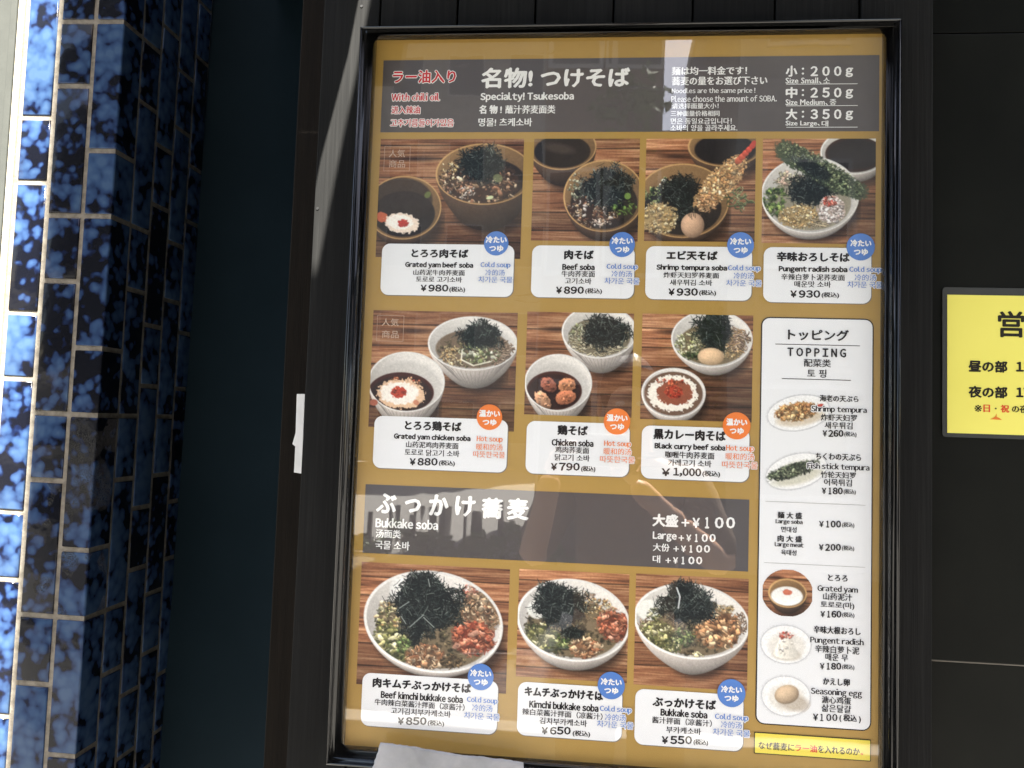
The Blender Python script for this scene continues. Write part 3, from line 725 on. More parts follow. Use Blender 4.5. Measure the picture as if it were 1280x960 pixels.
def d4():
    p = Print((953, 174), (1095.3, 173), (1093.4, 305), (952.5, 304), 14).wood([.11, .3, .52, .76, .92], .35)
    p.bowl(1068, 190, 42, 27.5, 'white', (0, 10, .85, .95), fill=(40, 26, 22)); p.ell(1068, 192, 36, 21.5, (58, 30, 20), 0, 1); p.ell(1068, 192.5, 33, 19, (34, 26, 25), 0, 3)
    p.bowl(1013, 243, 61, 47.5, 'white', (0, 8, .88, .97), fill=(150, 142, 120))
    p.clumps(985, 223, 16, 10, 90, 1.2, 3, [(226, 214, 176), (236, 196, 170), (200, 190, 150)], clip=p.inner)
    p.clumps(968, 250, 15, 19, 110, 1.4, 3.6, [(96, 124, 60), (140, 160, 84), (60, 84, 44)], clip=p.inner)
    p.nori(1013, 238, 32, 21, 430)
    p.clumps(1000, 270, 25, 14, 210, 1, 2.6, TAN, clip=p.inner, under=(180, 150, 96)); p.noodles(1022, 277, 9, 5, 26, [(196, 176, 140)], p.inner)
    p.clumps(1040, 261, 16.5, 16, 130, 1.4, 3.4, [(240, 226, 218), (222, 198, 188), (246, 238, 232)], under=(214, 190, 176)); p.clumps(1038, 250, 9, 7, 50, 1, 2.2, [(206, 84, 66), (226, 130, 108)])
    for k in range(24):
        t = k / 23; p.ell(981 + 93 * t, 188 + 50 * t + 3 * math.sin(t * 3), 13 + 2 * math.sin(t * 6), 11.5 + 1.5 * math.sin(t * 11), (66, 78, 54), 30, 2.2, .9, noise=.8)
    p.clumps(1027, 212, 61, 15, 1100, .8, 2.3, [(100, 116, 78), (70, 84, 56), (134, 150, 110), (40, 52, 38), (156, 164, 116)], rot=29)
    p.nori(1018, 212, 28, 9, 150, rot=29)
    return p
def d21():
    p = Print((466.5, 388.7), (647.7, 390.3), (642, 540.5), (461, 532.5), 21).wood([.12, .3, .46, .64, .82], .45)
    p.bowl(591, 428, 55.5, 33.5, 'white', (2, 29, .6, .75), ribs=True, fill=(120, 100, 80))
    p.clumps(588, 437, 42, 20, 120, 1.4, 3.2, [(96, 88, 60), (140, 124, 90)], clip=p.inner); p.clumps(567, 444, 15, 12, 110, 1, 2.2, TAN, clip=p.inner); p.noodles(630, 441, 14, 14, 60, SOBA, p.inner)
    p.clumps(600, 439, 26, 13, 110, 1.5, 4, [(170, 178, 120), (206, 210, 168), (120, 132, 80), (228, 228, 202)], clip=p.inner)
    p.nori(601, 418, 29, 17, 430)
    p.seg(578, 437, 577, 448, 1.6, (232, 228, 206)); p.seg(577, 448, 592, 455, 1.8, (232, 228, 206)); p.seg(592, 455, 612, 450, 1.6, (226, 222, 196))
    p.bowl(508.5, 476, 48, 37.5, 'white', (0, 22, .75, .9), ribs=True)
    c = p.inner
    p.ell(502, 489, 41, 25, (66, 24, 18), 0, 1, clip=c); p.ell(502, 491, 38, 22, (44, 24, 20), 0, 2, clip=c)
    p.clumps(507, 477, 20, 8, 50, 1.6, 3.6, [(214, 134, 84), (234, 182, 134), (180, 84, 50)], clip=c)
    p.ell(502, 491, 30, 18, (232, 190, 150), 0, 1, noise=.35, clip=c); p.ell(500, 490, 24, 14, (248, 238, 224), 0, 1.5, noise=.35, clip=c)
    p.ell(499, 489, 10, 7.2, (196, 60, 36), 0, noise=.5); p.clumps(499, 489, 9, 6, 30, .8, 1.8, [(206, 74, 44), (226, 110, 70), (160, 40, 26)])
    p.ell(521, 501, 4, 3, (206, 130, 96), 30); p.ell(468, 502, 5, 4, (180, 96, 70), 0)
    return p
def d22():
    p = Print((659, 390.8), (793, 390.8), (789, 521), (655.3, 519), 22).wood([.17, .36, .56, .78, .9], .5)
    p.bowl(749, 414, 46.5, 33, 'white', (2, 22, .68, .85), ribs=True, fill=(120, 110, 88))
    p.noodles(745, 428, 34, 17, 150, [(206, 196, 160), (170, 156, 120), (226, 214, 180)], p.inner); p.clumps(722, 416, 10, 12, 40, 1.2, 3, [(200, 200, 170), (150, 156, 110)], clip=p.inner)
    p.nori(757, 414, 33, 22, 560)
    p.bowl(698, 478, 42, 35.5, 'white', (0, 18, .75, .92), ribs=True)
    c = p.inner
    p.ell(693, 488, 34.5, 24, (72, 36, 28), 0, 1, clip=c); p.ell(693, 489, 32, 21.5, (50, 30, 26), 0, 2, clip=c)
    for x, y, rx, ry, ro, k in ((679, 500, 13, 8, 50, (206, 148, 108)), (686, 481, 11, 8, 35, (166, 94, 70)), (709, 481, 11, 9, -20, (206, 132, 86)), (707, 496, 13, 8.5, -15, (196, 116, 78))):
        p.ell(x + 1, y + 2, rx + 1, ry + 1, (40, 20, 16), ro, 2, .8, clip=c); p.ell(x, y, rx, ry, k, ro, 1, noise=.3, gy=-.3, gx=-.15, clip=c)
        p.clumps(x, y, rx * .8, ry * .75, 26, .8, 2.4, [k, tuple(min(255, v * 1.2) for v in k), tuple(v * .75 for v in k)], rot=ro, clip=c)
    return p
def d23():
    p = Print((803.4, 392.5), (941.6, 394), (939.4, 528), (799.8, 523.7), 23).wood([.14, .32, .5, .68, .86], .6)
    p.bowl(889.6, 423, 50.5, 35.5, 'white', (2, 14, .72, .85), fill=(120, 104, 76))
    p.clumps(861, 430, 17, 16, 150, 1, 2.8, [(214, 214, 160), (180, 184, 120), (232, 228, 190)], clip=p.inner); p.noodles(921, 425, 14, 16, 90, SOBA + [(190, 150, 100)], p.inner)
    p.clumps(912, 440, 14, 8, 70, .8, 1.8, TAN, clip=p.inner); p.clumps(866, 444, 12, 5, 40, 1, 2.6, [(60, 76, 46), (100, 110, 70)], clip=p.inner)
    p.nori(892, 413, 24, 25, 540, (6, 15)); p.noodles(892, 396, 10, 5, 8, [(60, 70, 66)])
    p.ell(888.4, 445, 16.4, 10.8, (236, 196, 150), 0, .8, gx=-.1, gy=-.16, rim=.22)
    p.bowl(841.7, 490, 40, 30.7, 'white', (0, 7, .88, .95), fill=(104, 78, 62)); c = p.inner
    p.ell(841.7, 491, 36.5, 27, (112, 84, 66), 0, 1, clip=c)
    p.ell(841, 491, 31, 22.5, (244, 236, 220), 0, .8, noise=.28, clip=c); p.ell(843, 490, 22.5, 15.5, (150, 80, 56), 0, 1, noise=.35, clip=c)
    p.clumps(841, 476.5, 22, 4, 40, .9, 2, [(206, 72, 44), (226, 110, 70)], clip=c)
    p.ell(842, 489, 11, 8, (198, 66, 42), 0, 1, noise=.4); p.clumps(842, 489, 11, 8, 46, .9, 2.3, [(206, 76, 48), (232, 120, 84), (166, 46, 30)])
    return p
def d31():
    p = Print((452, 702.7), (638, 711), (632, 867.5), (445.7, 854.5), 31).wood([.12, .27, .46, .66, .84], .35)
    p.bowl(541.6, 776, 87, 63, 'white', (0, 6, .93, .98), rot=6, fill=(120, 104, 78), ft=3.4)
    c = p.inner
    p.clumps(543, 782, 74, 50, 400, 1.6, 3.6, [(84, 78, 54), (120, 104, 72), (60, 56, 40)], clip=c)
    p.ell(502, 737, 15, 15, (246, 244, 238), 0, 1.2, gx=.1, clip=c, noise=.2)
    p.clumps(487, 770, 18, 20, 110, 1.4, 4, TAN + YELG, clip=c); p.clumps(493, 803, 27, 18, 150, 2.2, 5.4, YELG, clip=c, rot=40, under=(110, 112, 60)); p.clumps(508, 806, 12, 10, 50, 1.4, 3, [(96, 126, 66), (140, 166, 92)], clip=c)
    p.clumps(603, 762, 26, 26, 190, 1.8, 5, [(206, 172, 132), (176, 136, 98), (226, 200, 164), (146, 104, 76)], clip=c, under=(150, 112, 80)); p.clumps(588, 738, 10, 8, 40, 1.2, 2.8, [(206, 120, 96), (230, 190, 160)], clip=c)
    p.clumps(592, 796, 25, 20, 150, 2.4, 6, KIM, clip=c, under=(160, 66, 44))
    p.clumps(532, 819, 24, 15, 110, 2.4, 5.6, BONI, clip=c, under=(150, 104, 72)); p.clumps(565, 824, 14, 8, 60, 1.4, 3.4, [(120, 96, 66), (90, 76, 54)], clip=c)
    p.nori(534, 757, 48, 37, 1300, (5, 14), hi=.12); p.nori(530, 727, 22, 12, 170, (6, 13)); p.nori(520, 790, 10, 18, 90)
    for k in ((513, 783, 530, 768), (530, 771, 543, 783), (502, 770, 508, 779), (538, 733, 536, 724), (500, 760, 512, 752)): p.seg(*k, 1.1, (150, 158, 152))
    return p
def d32():
    p = Print((649, 712), (786.5, 716.8), (784, 853), (645, 846), 32).wood([.1, .3, .56, .74, .9], .35)
    p.bowl(716, 774.5, 70.5, 51, 'white', (0, 15, .8, .9), rot=5, fill=(120, 104, 78), ft=3)
    c = p.inner
    p.clumps(716, 780, 60, 40, 330, 1.4, 3.4, [(84, 78, 54), (120, 104, 72), (60, 56, 40)], clip=c)
    p.ell(672, 762, 13, 12, (236, 236, 228), 0, 2, .9, clip=c); p.clumps(747, 760, 22, 14, 150, 1, 2.4, TAN + [(170, 120, 84)], clip=c); p.clumps(727, 744, 16, 6, 50, 1, 2.6, [(214, 180, 150), (190, 150, 120)], clip=c)
    p.clumps(768, 780, 22, 17, 120, 2.2, 5.4, KIM, clip=c, rot=20, under=(160, 70, 50)); p.clumps(680, 797, 24, 15, 130, 2, 5, YELG, clip=c, rot=30, under=(112, 112, 62)); p.clumps(705, 803, 10, 8, 50, 1.2, 3, GREEN, clip=c)
    p.clumps(731, 809, 19, 12, 80, 2.2, 5, BONI, clip=c, under=(150, 104, 72))
    p.nori(700, 757, 36, 27, 820, (5, 13), hi=.2); p.nori(690, 738, 16, 10, 100, (6, 12)); p.nori(715, 790, 16, 8, 110)
    p.clumps(731, 768, 10, 6, 3, 6, 9, [(60, 62, 60)])
    return p
def d33():
    p = Print((795, 717.6), (935.7, 723), (934, 863.8), (792, 855.7), 33).wood([.12, .36, .62, .82], .3)
    p.bowl(864, 776, 72, 47, 'white', (0, 32, .52, .7), rot=4, fill=(120, 104, 78), ft=3)
    c = p.inner
    p.clumps(864, 784, 62, 36, 330, 1.4, 3.4, [(100, 90, 64), (130, 112, 80), (70, 62, 44)], clip=c)
    p.ell(812, 763, 17, 13, (236, 236, 226), 0, 2, .95, clip=c); p.noodles(803, 785, 8, 12, 40, SOBA, c); p.noodles(924, 780, 12, 14, 60, SOBA, c)
    p.clumps(826, 797, 26, 18, 260, 1.4, 4, YELG, clip=c, rot=25, under=(116, 116, 64)); p.clumps(855, 795, 13, 12, 90, 1.2, 3, GREEN, clip=c); p.clumps(818, 768, 10, 8, 40, 1, 3, YELG, clip=c)
    p.clumps(897, 785, 27, 23, 170, 2.2, 5.6, [(226, 176, 124), (206, 148, 98), (238, 204, 158), (180, 120, 78)], clip=c, under=(160, 112, 74)); p.clumps(871, 818, 8, 5, 30, 1.2, 3, [(240, 230, 170)], clip=c); p.clumps(905, 760, 12, 5, 40, 1, 2.4, TAN, clip=c)
    p.nori(860, 756, 37, 25, 900, (6, 14), hi=.2); p.nori(852, 735, 18, 9, 110, (6, 12))
    for k in ((846, 735, 850, 746), (850, 746, 848, 760)): p.seg(*k, 1.8, (206, 210, 210))
    return p
DISH = [(d1, 'print of beef soba in a dark brown bowl with egg dip'), (d2, 'print of beef soba with two brown bowls'), (d3, 'print of shrimp tempura soba in a brown bowl'), (d4, 'print of radish soba in a white bowl with green tempura'),
        (d21, 'print of chicken soba in two white ribbed bowls with grated yam'), (d22, 'print of chicken soba with a bowl of chicken broth'), (d23, 'print of curry soba with a boiled egg'),
        (d31, 'print of beef kimchi soba in a large white bowl'), (d32, 'print of kimchi soba in a white bowl'), (d33, 'print of plain bukkake soba in a white bowl')]
photos = []
for fn, lb in DISH: photos.append(fn().finish(posT, 'dish_photo', lb))
# "popular item" stamp printed on two photographs
for ph, (x0, y0, x1, y1) in ((photos[0], (481, 183, 512, 214)), (photos[4], (472, 394, 504, 427))):
    PINK = (192, 168, 148)
    T(ph, '人気', x0 + 5.5, x1 - 5.5, y0 + 9, 9.6, 0, PINK); T(ph, '商品', x0 + 5.5, x1 - 5.5, y1 - 9, 9.6, 0, PINK)
    a, b = at(x0, y0), at(x1, y1); w = .00035
    V = [(a.x, -0.0006, a.z), (b.x, -0.0006, a.z), (b.x, -0.0006, b.z), (a.x, -0.0006, b.z), (a.x + w, -0.0006, a.z - w), (b.x - w, -0.0006, a.z - w), (b.x - w, -0.0006, b.z + w), (a.x + w, -0.0006, b.z + w)]
    link('stamp_border', mesh(V, [(0, 1, 5, 4), (1, 2, 6, 5), (2, 3, 7, 6), (3, 0, 4, 7)]), ink(PINK), ph)

# ------------------------------------------------------------------ price cards
BLUE, ORNG = (84, 126, 196), (228, 124, 58)
BLUEM, ORNGM = P('blue print', lin((84, 126, 196)), .5, .25).m, P('orange print', lin((230, 122, 50)), .5, .25).m
def card(q, title, lines, price, tax, badge, hot, soup, lab):
    x0, x1, z0, z1 = rect(*q)
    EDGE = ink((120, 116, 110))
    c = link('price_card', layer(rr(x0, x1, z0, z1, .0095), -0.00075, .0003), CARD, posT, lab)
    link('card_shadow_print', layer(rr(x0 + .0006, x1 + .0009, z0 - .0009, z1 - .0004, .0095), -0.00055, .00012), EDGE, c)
    y = -0.0010
    s, a, b, yc, h = title; T(c, s, a, b, yc, h, .7, y=y)
    for i, (s, a, b, yc, h) in enumerate(lines): T(c, s, a, b, yc, h, .5 if i == 0 else .2, y=y)
    s, a, b, yc, h = price
    T(c, '¥', a, a + (b - a) * .2, yc, h * .93, .5, y=y)
    ds = s[1:]; 
    if ',' in ds: T(c, ds, a + (b - a) * .3, b, yc + .4, h * 1.1, .5, y=y)
    else:
        for k, ch in enumerate(ds):
            s0 = a + (b - a) * (.29 + .25 * k); T(c, ch, s0, s0 + (b - a) * (.21 if ch != '1' else .12), yc, h, .55, y=y)
    a, b, yc, h = tax; T(c, '(税込)', a, b, yc, h, .3, y=y)
    bx, by, br = badge
    bc = at(bx, by)
    bo = link('soup_badge', layer(disc(bc, br * PX), -0.00145, .0003), ORNGM if hot else BLUEM, posT)
    T(bo, '温かい' if hot else '冷たい', bx - 12.6, bx + 12.9, by - 4.6, 8.2, .45, WHITE, y=-0.0016)
    T(bo, 'つゆ', bx - 8.2, bx + 8.6, by + 6.4, 7.6, .5, WHITE, y=-0.0016)
    colr = ORNG if hot else BLUE
    names = ('Hot soup', '暖和的汤', '따뜻한국물') if hot else ('Cold soup', '冷的汤', '차가운 국물')
    for i, ((a, b, yc, h), s) in enumerate(zip(soup, names)):
        T(bo, s, a, b, yc, h, .3 if i == 0 else .1, colr, y=-0.00125, outline=(226, 226, 228))
card(((477.5, 305), (642.5, 306), (641.5, 371), (476, 369)), ('とろろ肉そば', 515, 585.2, 317, 10.2), [('Grated yam beef soba', 507, 591.3, 332, 8), ('山药泥牛肉荞麦面', 516.9, 581, 341, 7), ('토로로 고기소바', 520.2, 577.5, 349.5, 7.2)], ('¥980', 526.3, 560.2, 360.3, 8.2), (562, 581.4, 362.3, 7.4), (620.4, 304.6, 15.6), 0, ((601, 638, 332, 8), (607, 631, 341, 7.2), (598.3, 640.5, 349.8, 7.4)), 'card for grated yam beef soba at 980 yen')
card(((665, 307), (793.5, 308), (792, 373), (664, 372)), ('肉そば', 705.9, 741.6, 318.7, 11), [('Beef soba', 703.3, 743, 333.8, 7.4), ('牛肉荞麦面', 702, 743.5, 342.6, 7.6), ('고기소바', 706.4, 739.2, 351.6, 7.6)], ('¥890', 695.4, 729.5, 362.9, 8.6), (731.7, 752.3, 364.3, 7.4), (777.6, 306, 15.9), 0, ((758.4, 796.7, 334.1, 8), (764.5, 790, 342.7, 7.5), (755.8, 798.9, 351.6, 7.6)), 'card for beef soba at 890 yen')
card(((807.5, 308), (940, 309), (939, 376), (806.5, 374)), ('エビ天そば', 833.5, 896.3, 319.7, 10.6), [('Shrimp tempura soba', 820.8, 908.3, 335.4, 8.2), ('炸虾天妇罗荞麦面', 829.5, 898.5, 344.3, 7.2), ('새우튀김 소바', 837.2, 890, 353.5, 7.4)], ('¥930', 835.7, 871.8, 365.2, 8.8), (874, 894.7, 366.6, 7.4), (925.4, 306.8, 16.2), 0, ((910, 950, 336, 8.2), (917, 941.8, 345, 7.8), (907.7, 951.6, 354.2, 7.6)), 'card for shrimp tempura soba at 930 yen')
card(((954.5, 309.5), (1089, 310), (1088.5, 379.5), (954, 378)), ('辛味おろしそば', 971.2, 1061.8, 321.4, 11.2), [('Pungent radish soba', 973.6, 1058.6, 337.4, 8.6), ('辛辣白萝卜泥荞麦面', 976.4, 1055.5, 346.8, 7.8), ('매운맛 소바', 992.7, 1038.3, 355.6, 7.8)], ('¥930', 988, 1024.6, 367.7, 8.8), (1026.8, 1048.3, 369.3, 7.4), (1075.4, 309, 16.7), 0, ((1061.5, 1101, 337.8, 8.2), (1068, 1094.6, 347.2, 7.8), (1059, 1102, 356.2, 7.8)), 'card for pungent radish soba at 930 yen')
card(((468, 519.5), (635, 525), (633, 590.5), (466.5, 585)), ('とろろ鶏そば', 506.7, 576.6, 532.5, 11.2), [('Grated yam chicken soba', 492.9, 588, 547.3, 8.2), ('山药泥鸡肉荞麦面', 507.8, 573.2, 556.5, 7.8), ('토로로 닭고기 소바', 506.2, 574.3, 566.2, 8)], ('¥880', 512.6, 546.8, 577.2, 8.8), (549, 568.6, 579.2, 7.4), (612, 521.5, 16.1), 1, ((596.3, 628.2, 549.6, 8), (595.6, 628.2, 558.8, 7.8), (591.7, 631.2, 568.2, 7.8)), 'card for grated yam chicken soba at 880 yen')
card(((658.5, 525.5), (787.5, 530.5), (785.5, 597), (657, 591)), ('鶏そば', 697.4, 734.3, 538, 11.6), [('Chicken soba', 690, 741.5, 553.5, 8), ('鸡肉荞麦面', 694.3, 736.2, 562.6, 8), ('닭고기 소바', 693.6, 737, 572.2, 8)], ('¥790', 689, 724.3, 583.4, 9), (726.6, 744, 586.4, 7.6), (771.2, 527, 16.3), 1, ((755.4, 788.4, 555.5, 8.2), (754.7, 789, 564.4, 8), (750, 793, 574.4, 8)), 'card for chicken soba at 790 yen')
card(((802.5, 531), (937, 536.5), (935.5, 603.5), (801, 597)), ('黒カレー肉そば', 817.3, 907, 543.7, 12.4), [('Black curry beef soba', 818.5, 906.4, 559.2, 8.8), ('咖喱牛肉荞麦面', 831.6, 892.7, 569, 8.4), ('카레고기 소바', 835.2, 889, 579, 8.4)], ('¥1,000', 827.3, 876, 590.2, 9.6), (878, 899.7, 592.6, 8), (920.5, 532.3, 16.6), 1, ((907.6, 941.8, 561.2, 8.4), (907, 942.3, 570.8, 8.2), (902.3, 946.4, 581.2, 8.2)), 'card for black curry beef soba at 1,000 yen')
card(((453, 839.6), (623.5, 852), (620, 917.5), (451.5, 907)), ('肉キムチぶっかけそば', 466.6, 589, 856.4, 11.4), [('Beef kimchi bukkake soba', 476.6, 578.5, 870.7, 8.8), ('牛肉辣白菜酱汁拌面（凉酱汁）', 468.5, 581, 880.5, 8.2), ('고기김치부카케소바', 489, 563.6, 890.3, 8.2)], ('¥850', 497.8, 533, 901, 9), (535, 555.2, 904, 7.8), (601, 845.8, 16), 0, ((584, 621.9, 875.5, 8.6), (590.4, 615.6, 884.6, 8.2), (580.4, 624.3, 895, 8.4)), 'card for beef kimchi bukkake soba at 850 yen')
card(((648, 851.6), (778.5, 860), (776, 928.5), (646, 917)), ('キムチぶっかけそば', 656.3, 754, 866.5, 11), [('Kimchi bukkake soba', 662, 747.8, 882.2, 8.8), ('辣白菜酱汁拌面（凉酱汁）', 653, 753.2, 892.2, 8.2), ('김치부카케소바', 674.7, 733.7, 902.2, 8.2)], ('¥650', 677.4, 713, 913, 9), (716, 737.5, 917, 7.8), (764, 856.5, 16.3), 0, ((750, 789.2, 886.8, 8.6), (756.4, 782, 896.5, 8.2), (746.4, 791.6, 905.5, 8.4)), 'card for kimchi bukkake soba at 650 yen')
card(((794, 861), (929.5, 868.5), (928, 939), (793, 930)), ('ぶっかけそば', 816, 894.5, 878.7, 11.4), [('Bukkake soba', 826, 883.7, 891.4, 8.8), ('酱汁拌面（凉酱汁）', 815.2, 889.6, 901.7, 8.4), ('부카케소바', 832.8, 876, 913, 8.3)], ('¥550', 827.4, 864.5, 924.7, 9.4), (867, 884.8, 927.7, 7.8), (914, 866, 16.4), 0, ((893.7, 934.8, 896.8, 8.8), (901, 927, 905.7, 8.2), (891, 937, 915.5, 8.4)), 'card for plain bukkake soba at 550 yen')

# ------------------------------------------------------------------ topping panel
x0, x1, z0, z1 = rect((951.8, 395.4), (1092, 399.5), (1088.7, 913.6), (943.6, 905))
tp = link('topping_panel', layer(rr(x0, x1, z0, z1, .0095), -0.0006, .0002), ink((40, 34, 30)), posT, 'tall white topping price panel with a dark outline')
b_ = .0013
link('panel_face', layer(rr(x0 + b_, x1 - b_, z0 + b_, z1 - b_, .0083), -0.0009, .0002), CARD, tp)
def TT(s, a, b, yc, h, w=.2): T(tp, s, a, b, yc, h, w, y=-0.0015, outline=(226, 227, 228) if w == .42 or 'のの' in s else None)
def rule(xa, xb, yc, th=.0004, colr=(60, 54, 52)):
    p0, p1 = at(xa, yc), at(xb, yc); zc = (p0.z + p1.z) / 2
    link('rule_line', layer([(p0.x, zc - th), (p1.x, zc - th), (p1.x, zc + th), (p0.x, zc + th)], -0.0011, .0001), ink(colr), tp)
TT('トッピング', 985, 1060.2, 419, 13.2, .5); rule(968.8, 1074.5, 431.3); TT('T O P P I N G', 984.3, 1056.7, 440.8, 10.2, .5); TT('配菜类', 1004.6, 1038, 454, 9.8); TT('토 핑', 1008.7, 1032.3, 467, 10); rule(977, 1063.4, 474.4)
TT('海老の天ぷら', 1024.4, 1072.4, 498.4, 8.2, .3); TT('Shrimp tempura', 1014, 1082.7, 512.6, 9.2, .42); TT('炸虾天妇罗', 1025.8, 1070.5, 522.2, 8.4); TT('새우튀김', 1030.4, 1065, 532, 8.4)
TT('ちくわの天ぷら', 1019.5, 1075.6, 571.2, 8.6, .3); TT('Fish stick tempura', 1009, 1086, 584.2, 9.4, .42); TT('竹轮天妇罗', 1025.5, 1069, 593.8, 8.2); TT('어묵튀김', 1029.6, 1064.2, 603.2, 8.6)
rule(956.4, 1081.3, 629, .0002, (150, 148, 146)); rule(954.6, 1081, 706, .0002, (150, 148, 146))
TT('麺 大 盛', 971.8, 1002, 644.2, 8, .35); TT('Large soba', 969.4, 1002.7, 652.6, 7, .3); TT('면대성', 976.3, 995.2, 661.8, 7)
TT('肉 大 盛', 971.8, 1002, 673.4, 8, .35); TT('Large meat', 968.3, 1003.8, 681.6, 7, .3); TT('육대성', 976, 995, 690.6, 7)
TT('とろろ', 1034.7, 1058.8, 722.3, 7.8, .35); TT('Grated yam', 1021.6, 1071.5, 736.8, 9.4, .42); TT('山药泥汁', 1028.5, 1064.6, 745.8, 9); TT('토로로(마)', 1025.4, 1067.3, 756.6, 9)
TT('辛味大根おろし', 1016.8, 1075, 787.8, 9.2, .35); TT('Pungent radish', 1012.7, 1078.7, 801.8, 9.8, .42); TT('辛辣白萝卜泥', 1018.5, 1073.5, 811.8, 9.2); TT('매운 무', 1031.3, 1059.4, 821.4, 9)
TT('かえし卵', 1028.5, 1061.5, 852, 9.2, .35); TT('Seasoning egg', 1013.4, 1076.6, 865.8, 10.4, .42); TT('溏心鸡蛋', 1026.8, 1063.2, 874.9, 9.2); TT('삶은달걀', 1026.8, 1063.2, 885.3, 9.4)
for dg_, a, yc, wd in (('260', 1028, 541.8, 25.4), ('180', 1027, 613.6, 25.6), ('100', 1023.7, 655, 27), ('200', 1023.5, 684, 27), ('160', 1025.4, 767.4, 25.4), ('180', 1024.7, 832.4, 26)):
    TT('¥', a, a + 5.2, yc, 7.4, .35)
    for k, ch in enumerate(dg_): TT(ch, a + wd * (.29 + .25 * k) + (1.2 if ch == '1' else 0), a + wd * (.29 + .25 * k) + (4 if ch == '1' else 5.4), yc, 8, .45)
    TT('(税込)', a + wd + 1.6, a + wd + 16.6, yc + 1.3, 7, .15)
TT('¥', 1016, 1022, 896, 8.4, .35)
for k, ch in enumerate('100'): TT(ch, 1025 + 7.6 * k, 1025 + 7.6 * k + (3.6 if ch == '1' else 5.8), 896.4, 8.8, .35)
TT('( 税込 )', 1049, 1075.3, 897.8, 10, .3)
PW = (212, 214, 216)
def plate(q, cx, cy, rx, ry, rot, seed):
    p = Print(*q, seed, bg=(222, 223, 224))
    p.ell(cx, cy, rx - .4, ry - .4, (176, 178, 184), rot, .6); p.ell(cx, cy, rx - 1.3, ry - 1.3, (238, 238, 236), rot, .8); p.ell(cx + 1, cy + 2, rx * .72, ry * .66, (222, 216, 204), rot, 4, .8)
    return p
def sq(cx, cy, rx, ry): return ((cx - rx, cy - ry), (cx + rx, cy - ry), (cx + rx, cy + ry), (cx - rx, cy + ry))
p = plate(sq(997.8, 516, 42, 30), 997.8, 516, 40, 22.5, -12, 51)
p.ell(1000, 522, 30, 9, (206, 188, 160), -10, 4, .8); p.clumps(996, 514, 27, 10.5, 210, 1.2, 3, [(206, 150, 84), (226, 184, 122), (176, 112, 58), (236, 204, 150)], rot=-10, under=(190, 134, 76)); p.ell(1024, 507, 5, 2.6, (196, 60, 44), -25); p.clumps(1012, 511, 8, 6, 30, 1, 2, [(196, 130, 80)])
p.finish(tp, 'topping_photo', 'print of fried shrimp on an oval plate', (997.8, 516, 40, 22.5, -12), -0.0011)
p = plate(sq(995, 589, 43, 33), 995, 589, 40, 22, -17, 52)
p.ell(996, 596, 32, 8, (200, 198, 176), -17, 4, .8); p.clumps(991, 588, 32, 8, 320, 1, 2.6, [(86, 98, 74), (112, 124, 94), (60, 70, 54), (146, 152, 120), (38, 46, 38)], rot=-19, under=(70, 80, 62))
p.finish(tp, 'topping_photo', 'print of green fish stick tempura on an oval plate', (995, 589, 40, 22.5, -17), -0.0011)
p = Print(*sq(984, 741, 31, 29), 53).wood([.2, .45, .7], .2)
p.bowl(984, 741, 24, 18, 'brown', (0, 8, .8, .9), fill=(226, 222, 214), ft=2); p.ell(983, 745, 19.5, 11.5, (240, 238, 232), 0, 1.5, gy=.05); p.ell(984, 740, 6, 3.5, (206, 108, 80), 0, noise=.4)
p.finish(tp, 'topping_photo', 'print of grated yam in a wooden bowl, cut round', (984, 741, 30, 28, 0), -0.0011)
p = plate(sq(982, 805, 33, 26), 982, 805, 32, 24.5, 0, 54)
p.ell(983, 818, 18, 7, (196, 186, 168), 0, 3, .8)
for k in range(7): p.ell(982, 817 - k * 3.4, 15 - k * 1.35, 6, (232 + k, 226 + k, 212 + k), 0, 1.2, gx=-.12, noise=.2)
p.clumps(982, 808, 10, 10, 16, 1, 2.2, [(238, 234, 224), (226, 218, 204)]); p.clumps(982, 794, 9, 5, 50, .8, 1.8, [(206, 76, 58), (226, 130, 110)])
p.finish(tp, 'topping_photo', 'print of grated radish heap on a round plate', (982, 805, 32, 24.5, 0), -0.0011)
p = plate(sq(982, 869.6, 32, 27), 982, 869.6, 31, 25.5, 0, 55)
p.ell(992, 877, 20, 10, (176, 160, 140), 10, 5, .7); p.ell(983, 867.5, 15.5, 11.5, (214, 184, 148), -18, .9, gx=-.16, gy=-.2, rim=.25)
p.finish(tp, 'topping_photo', 'print of one boiled egg on a round plate', (982, 869.6, 31, 25.5, 0), -0.0011)

# yellow strip label under the topping panel
x0, x1, z0, z1 = rect((942.6, 914.6), (1088.7, 924), (1088, 952), (942, 941))
YEL = P('yellow print', lin((232, 214, 84)), .5, .25).m
lab = tag(link('strip_label', layer(rr(x0, x1, z0, z1, .0008, 2), -0.0009, .0004), ink((66, 58, 30))), 'small yellow strip label with Japanese line below the topping panel', 'label')
link('label_face', layer(rr(x0 + .001, x1 - .001, z0 + .001, z1 - .001, .0006, 2), -0.0011, .00015), YEL, lab)
T(lab, 'なぜ蕎麦に', 948, 992.3, 932.4, 9.4, .2, y=-.0014); T(lab, 'ラー油', 993.8, 1020.6, 935, 8.8, .3, (214, 66, 50), y=-.0014); T(lab, 'を入れるのか', 1022.2, 1074, 937.6, 9.4, .2, y=-.0014); T(lab, '。', 1075.4, 1078.4, 942, 2.6, .1, (214, 66, 50), y=-.0014)

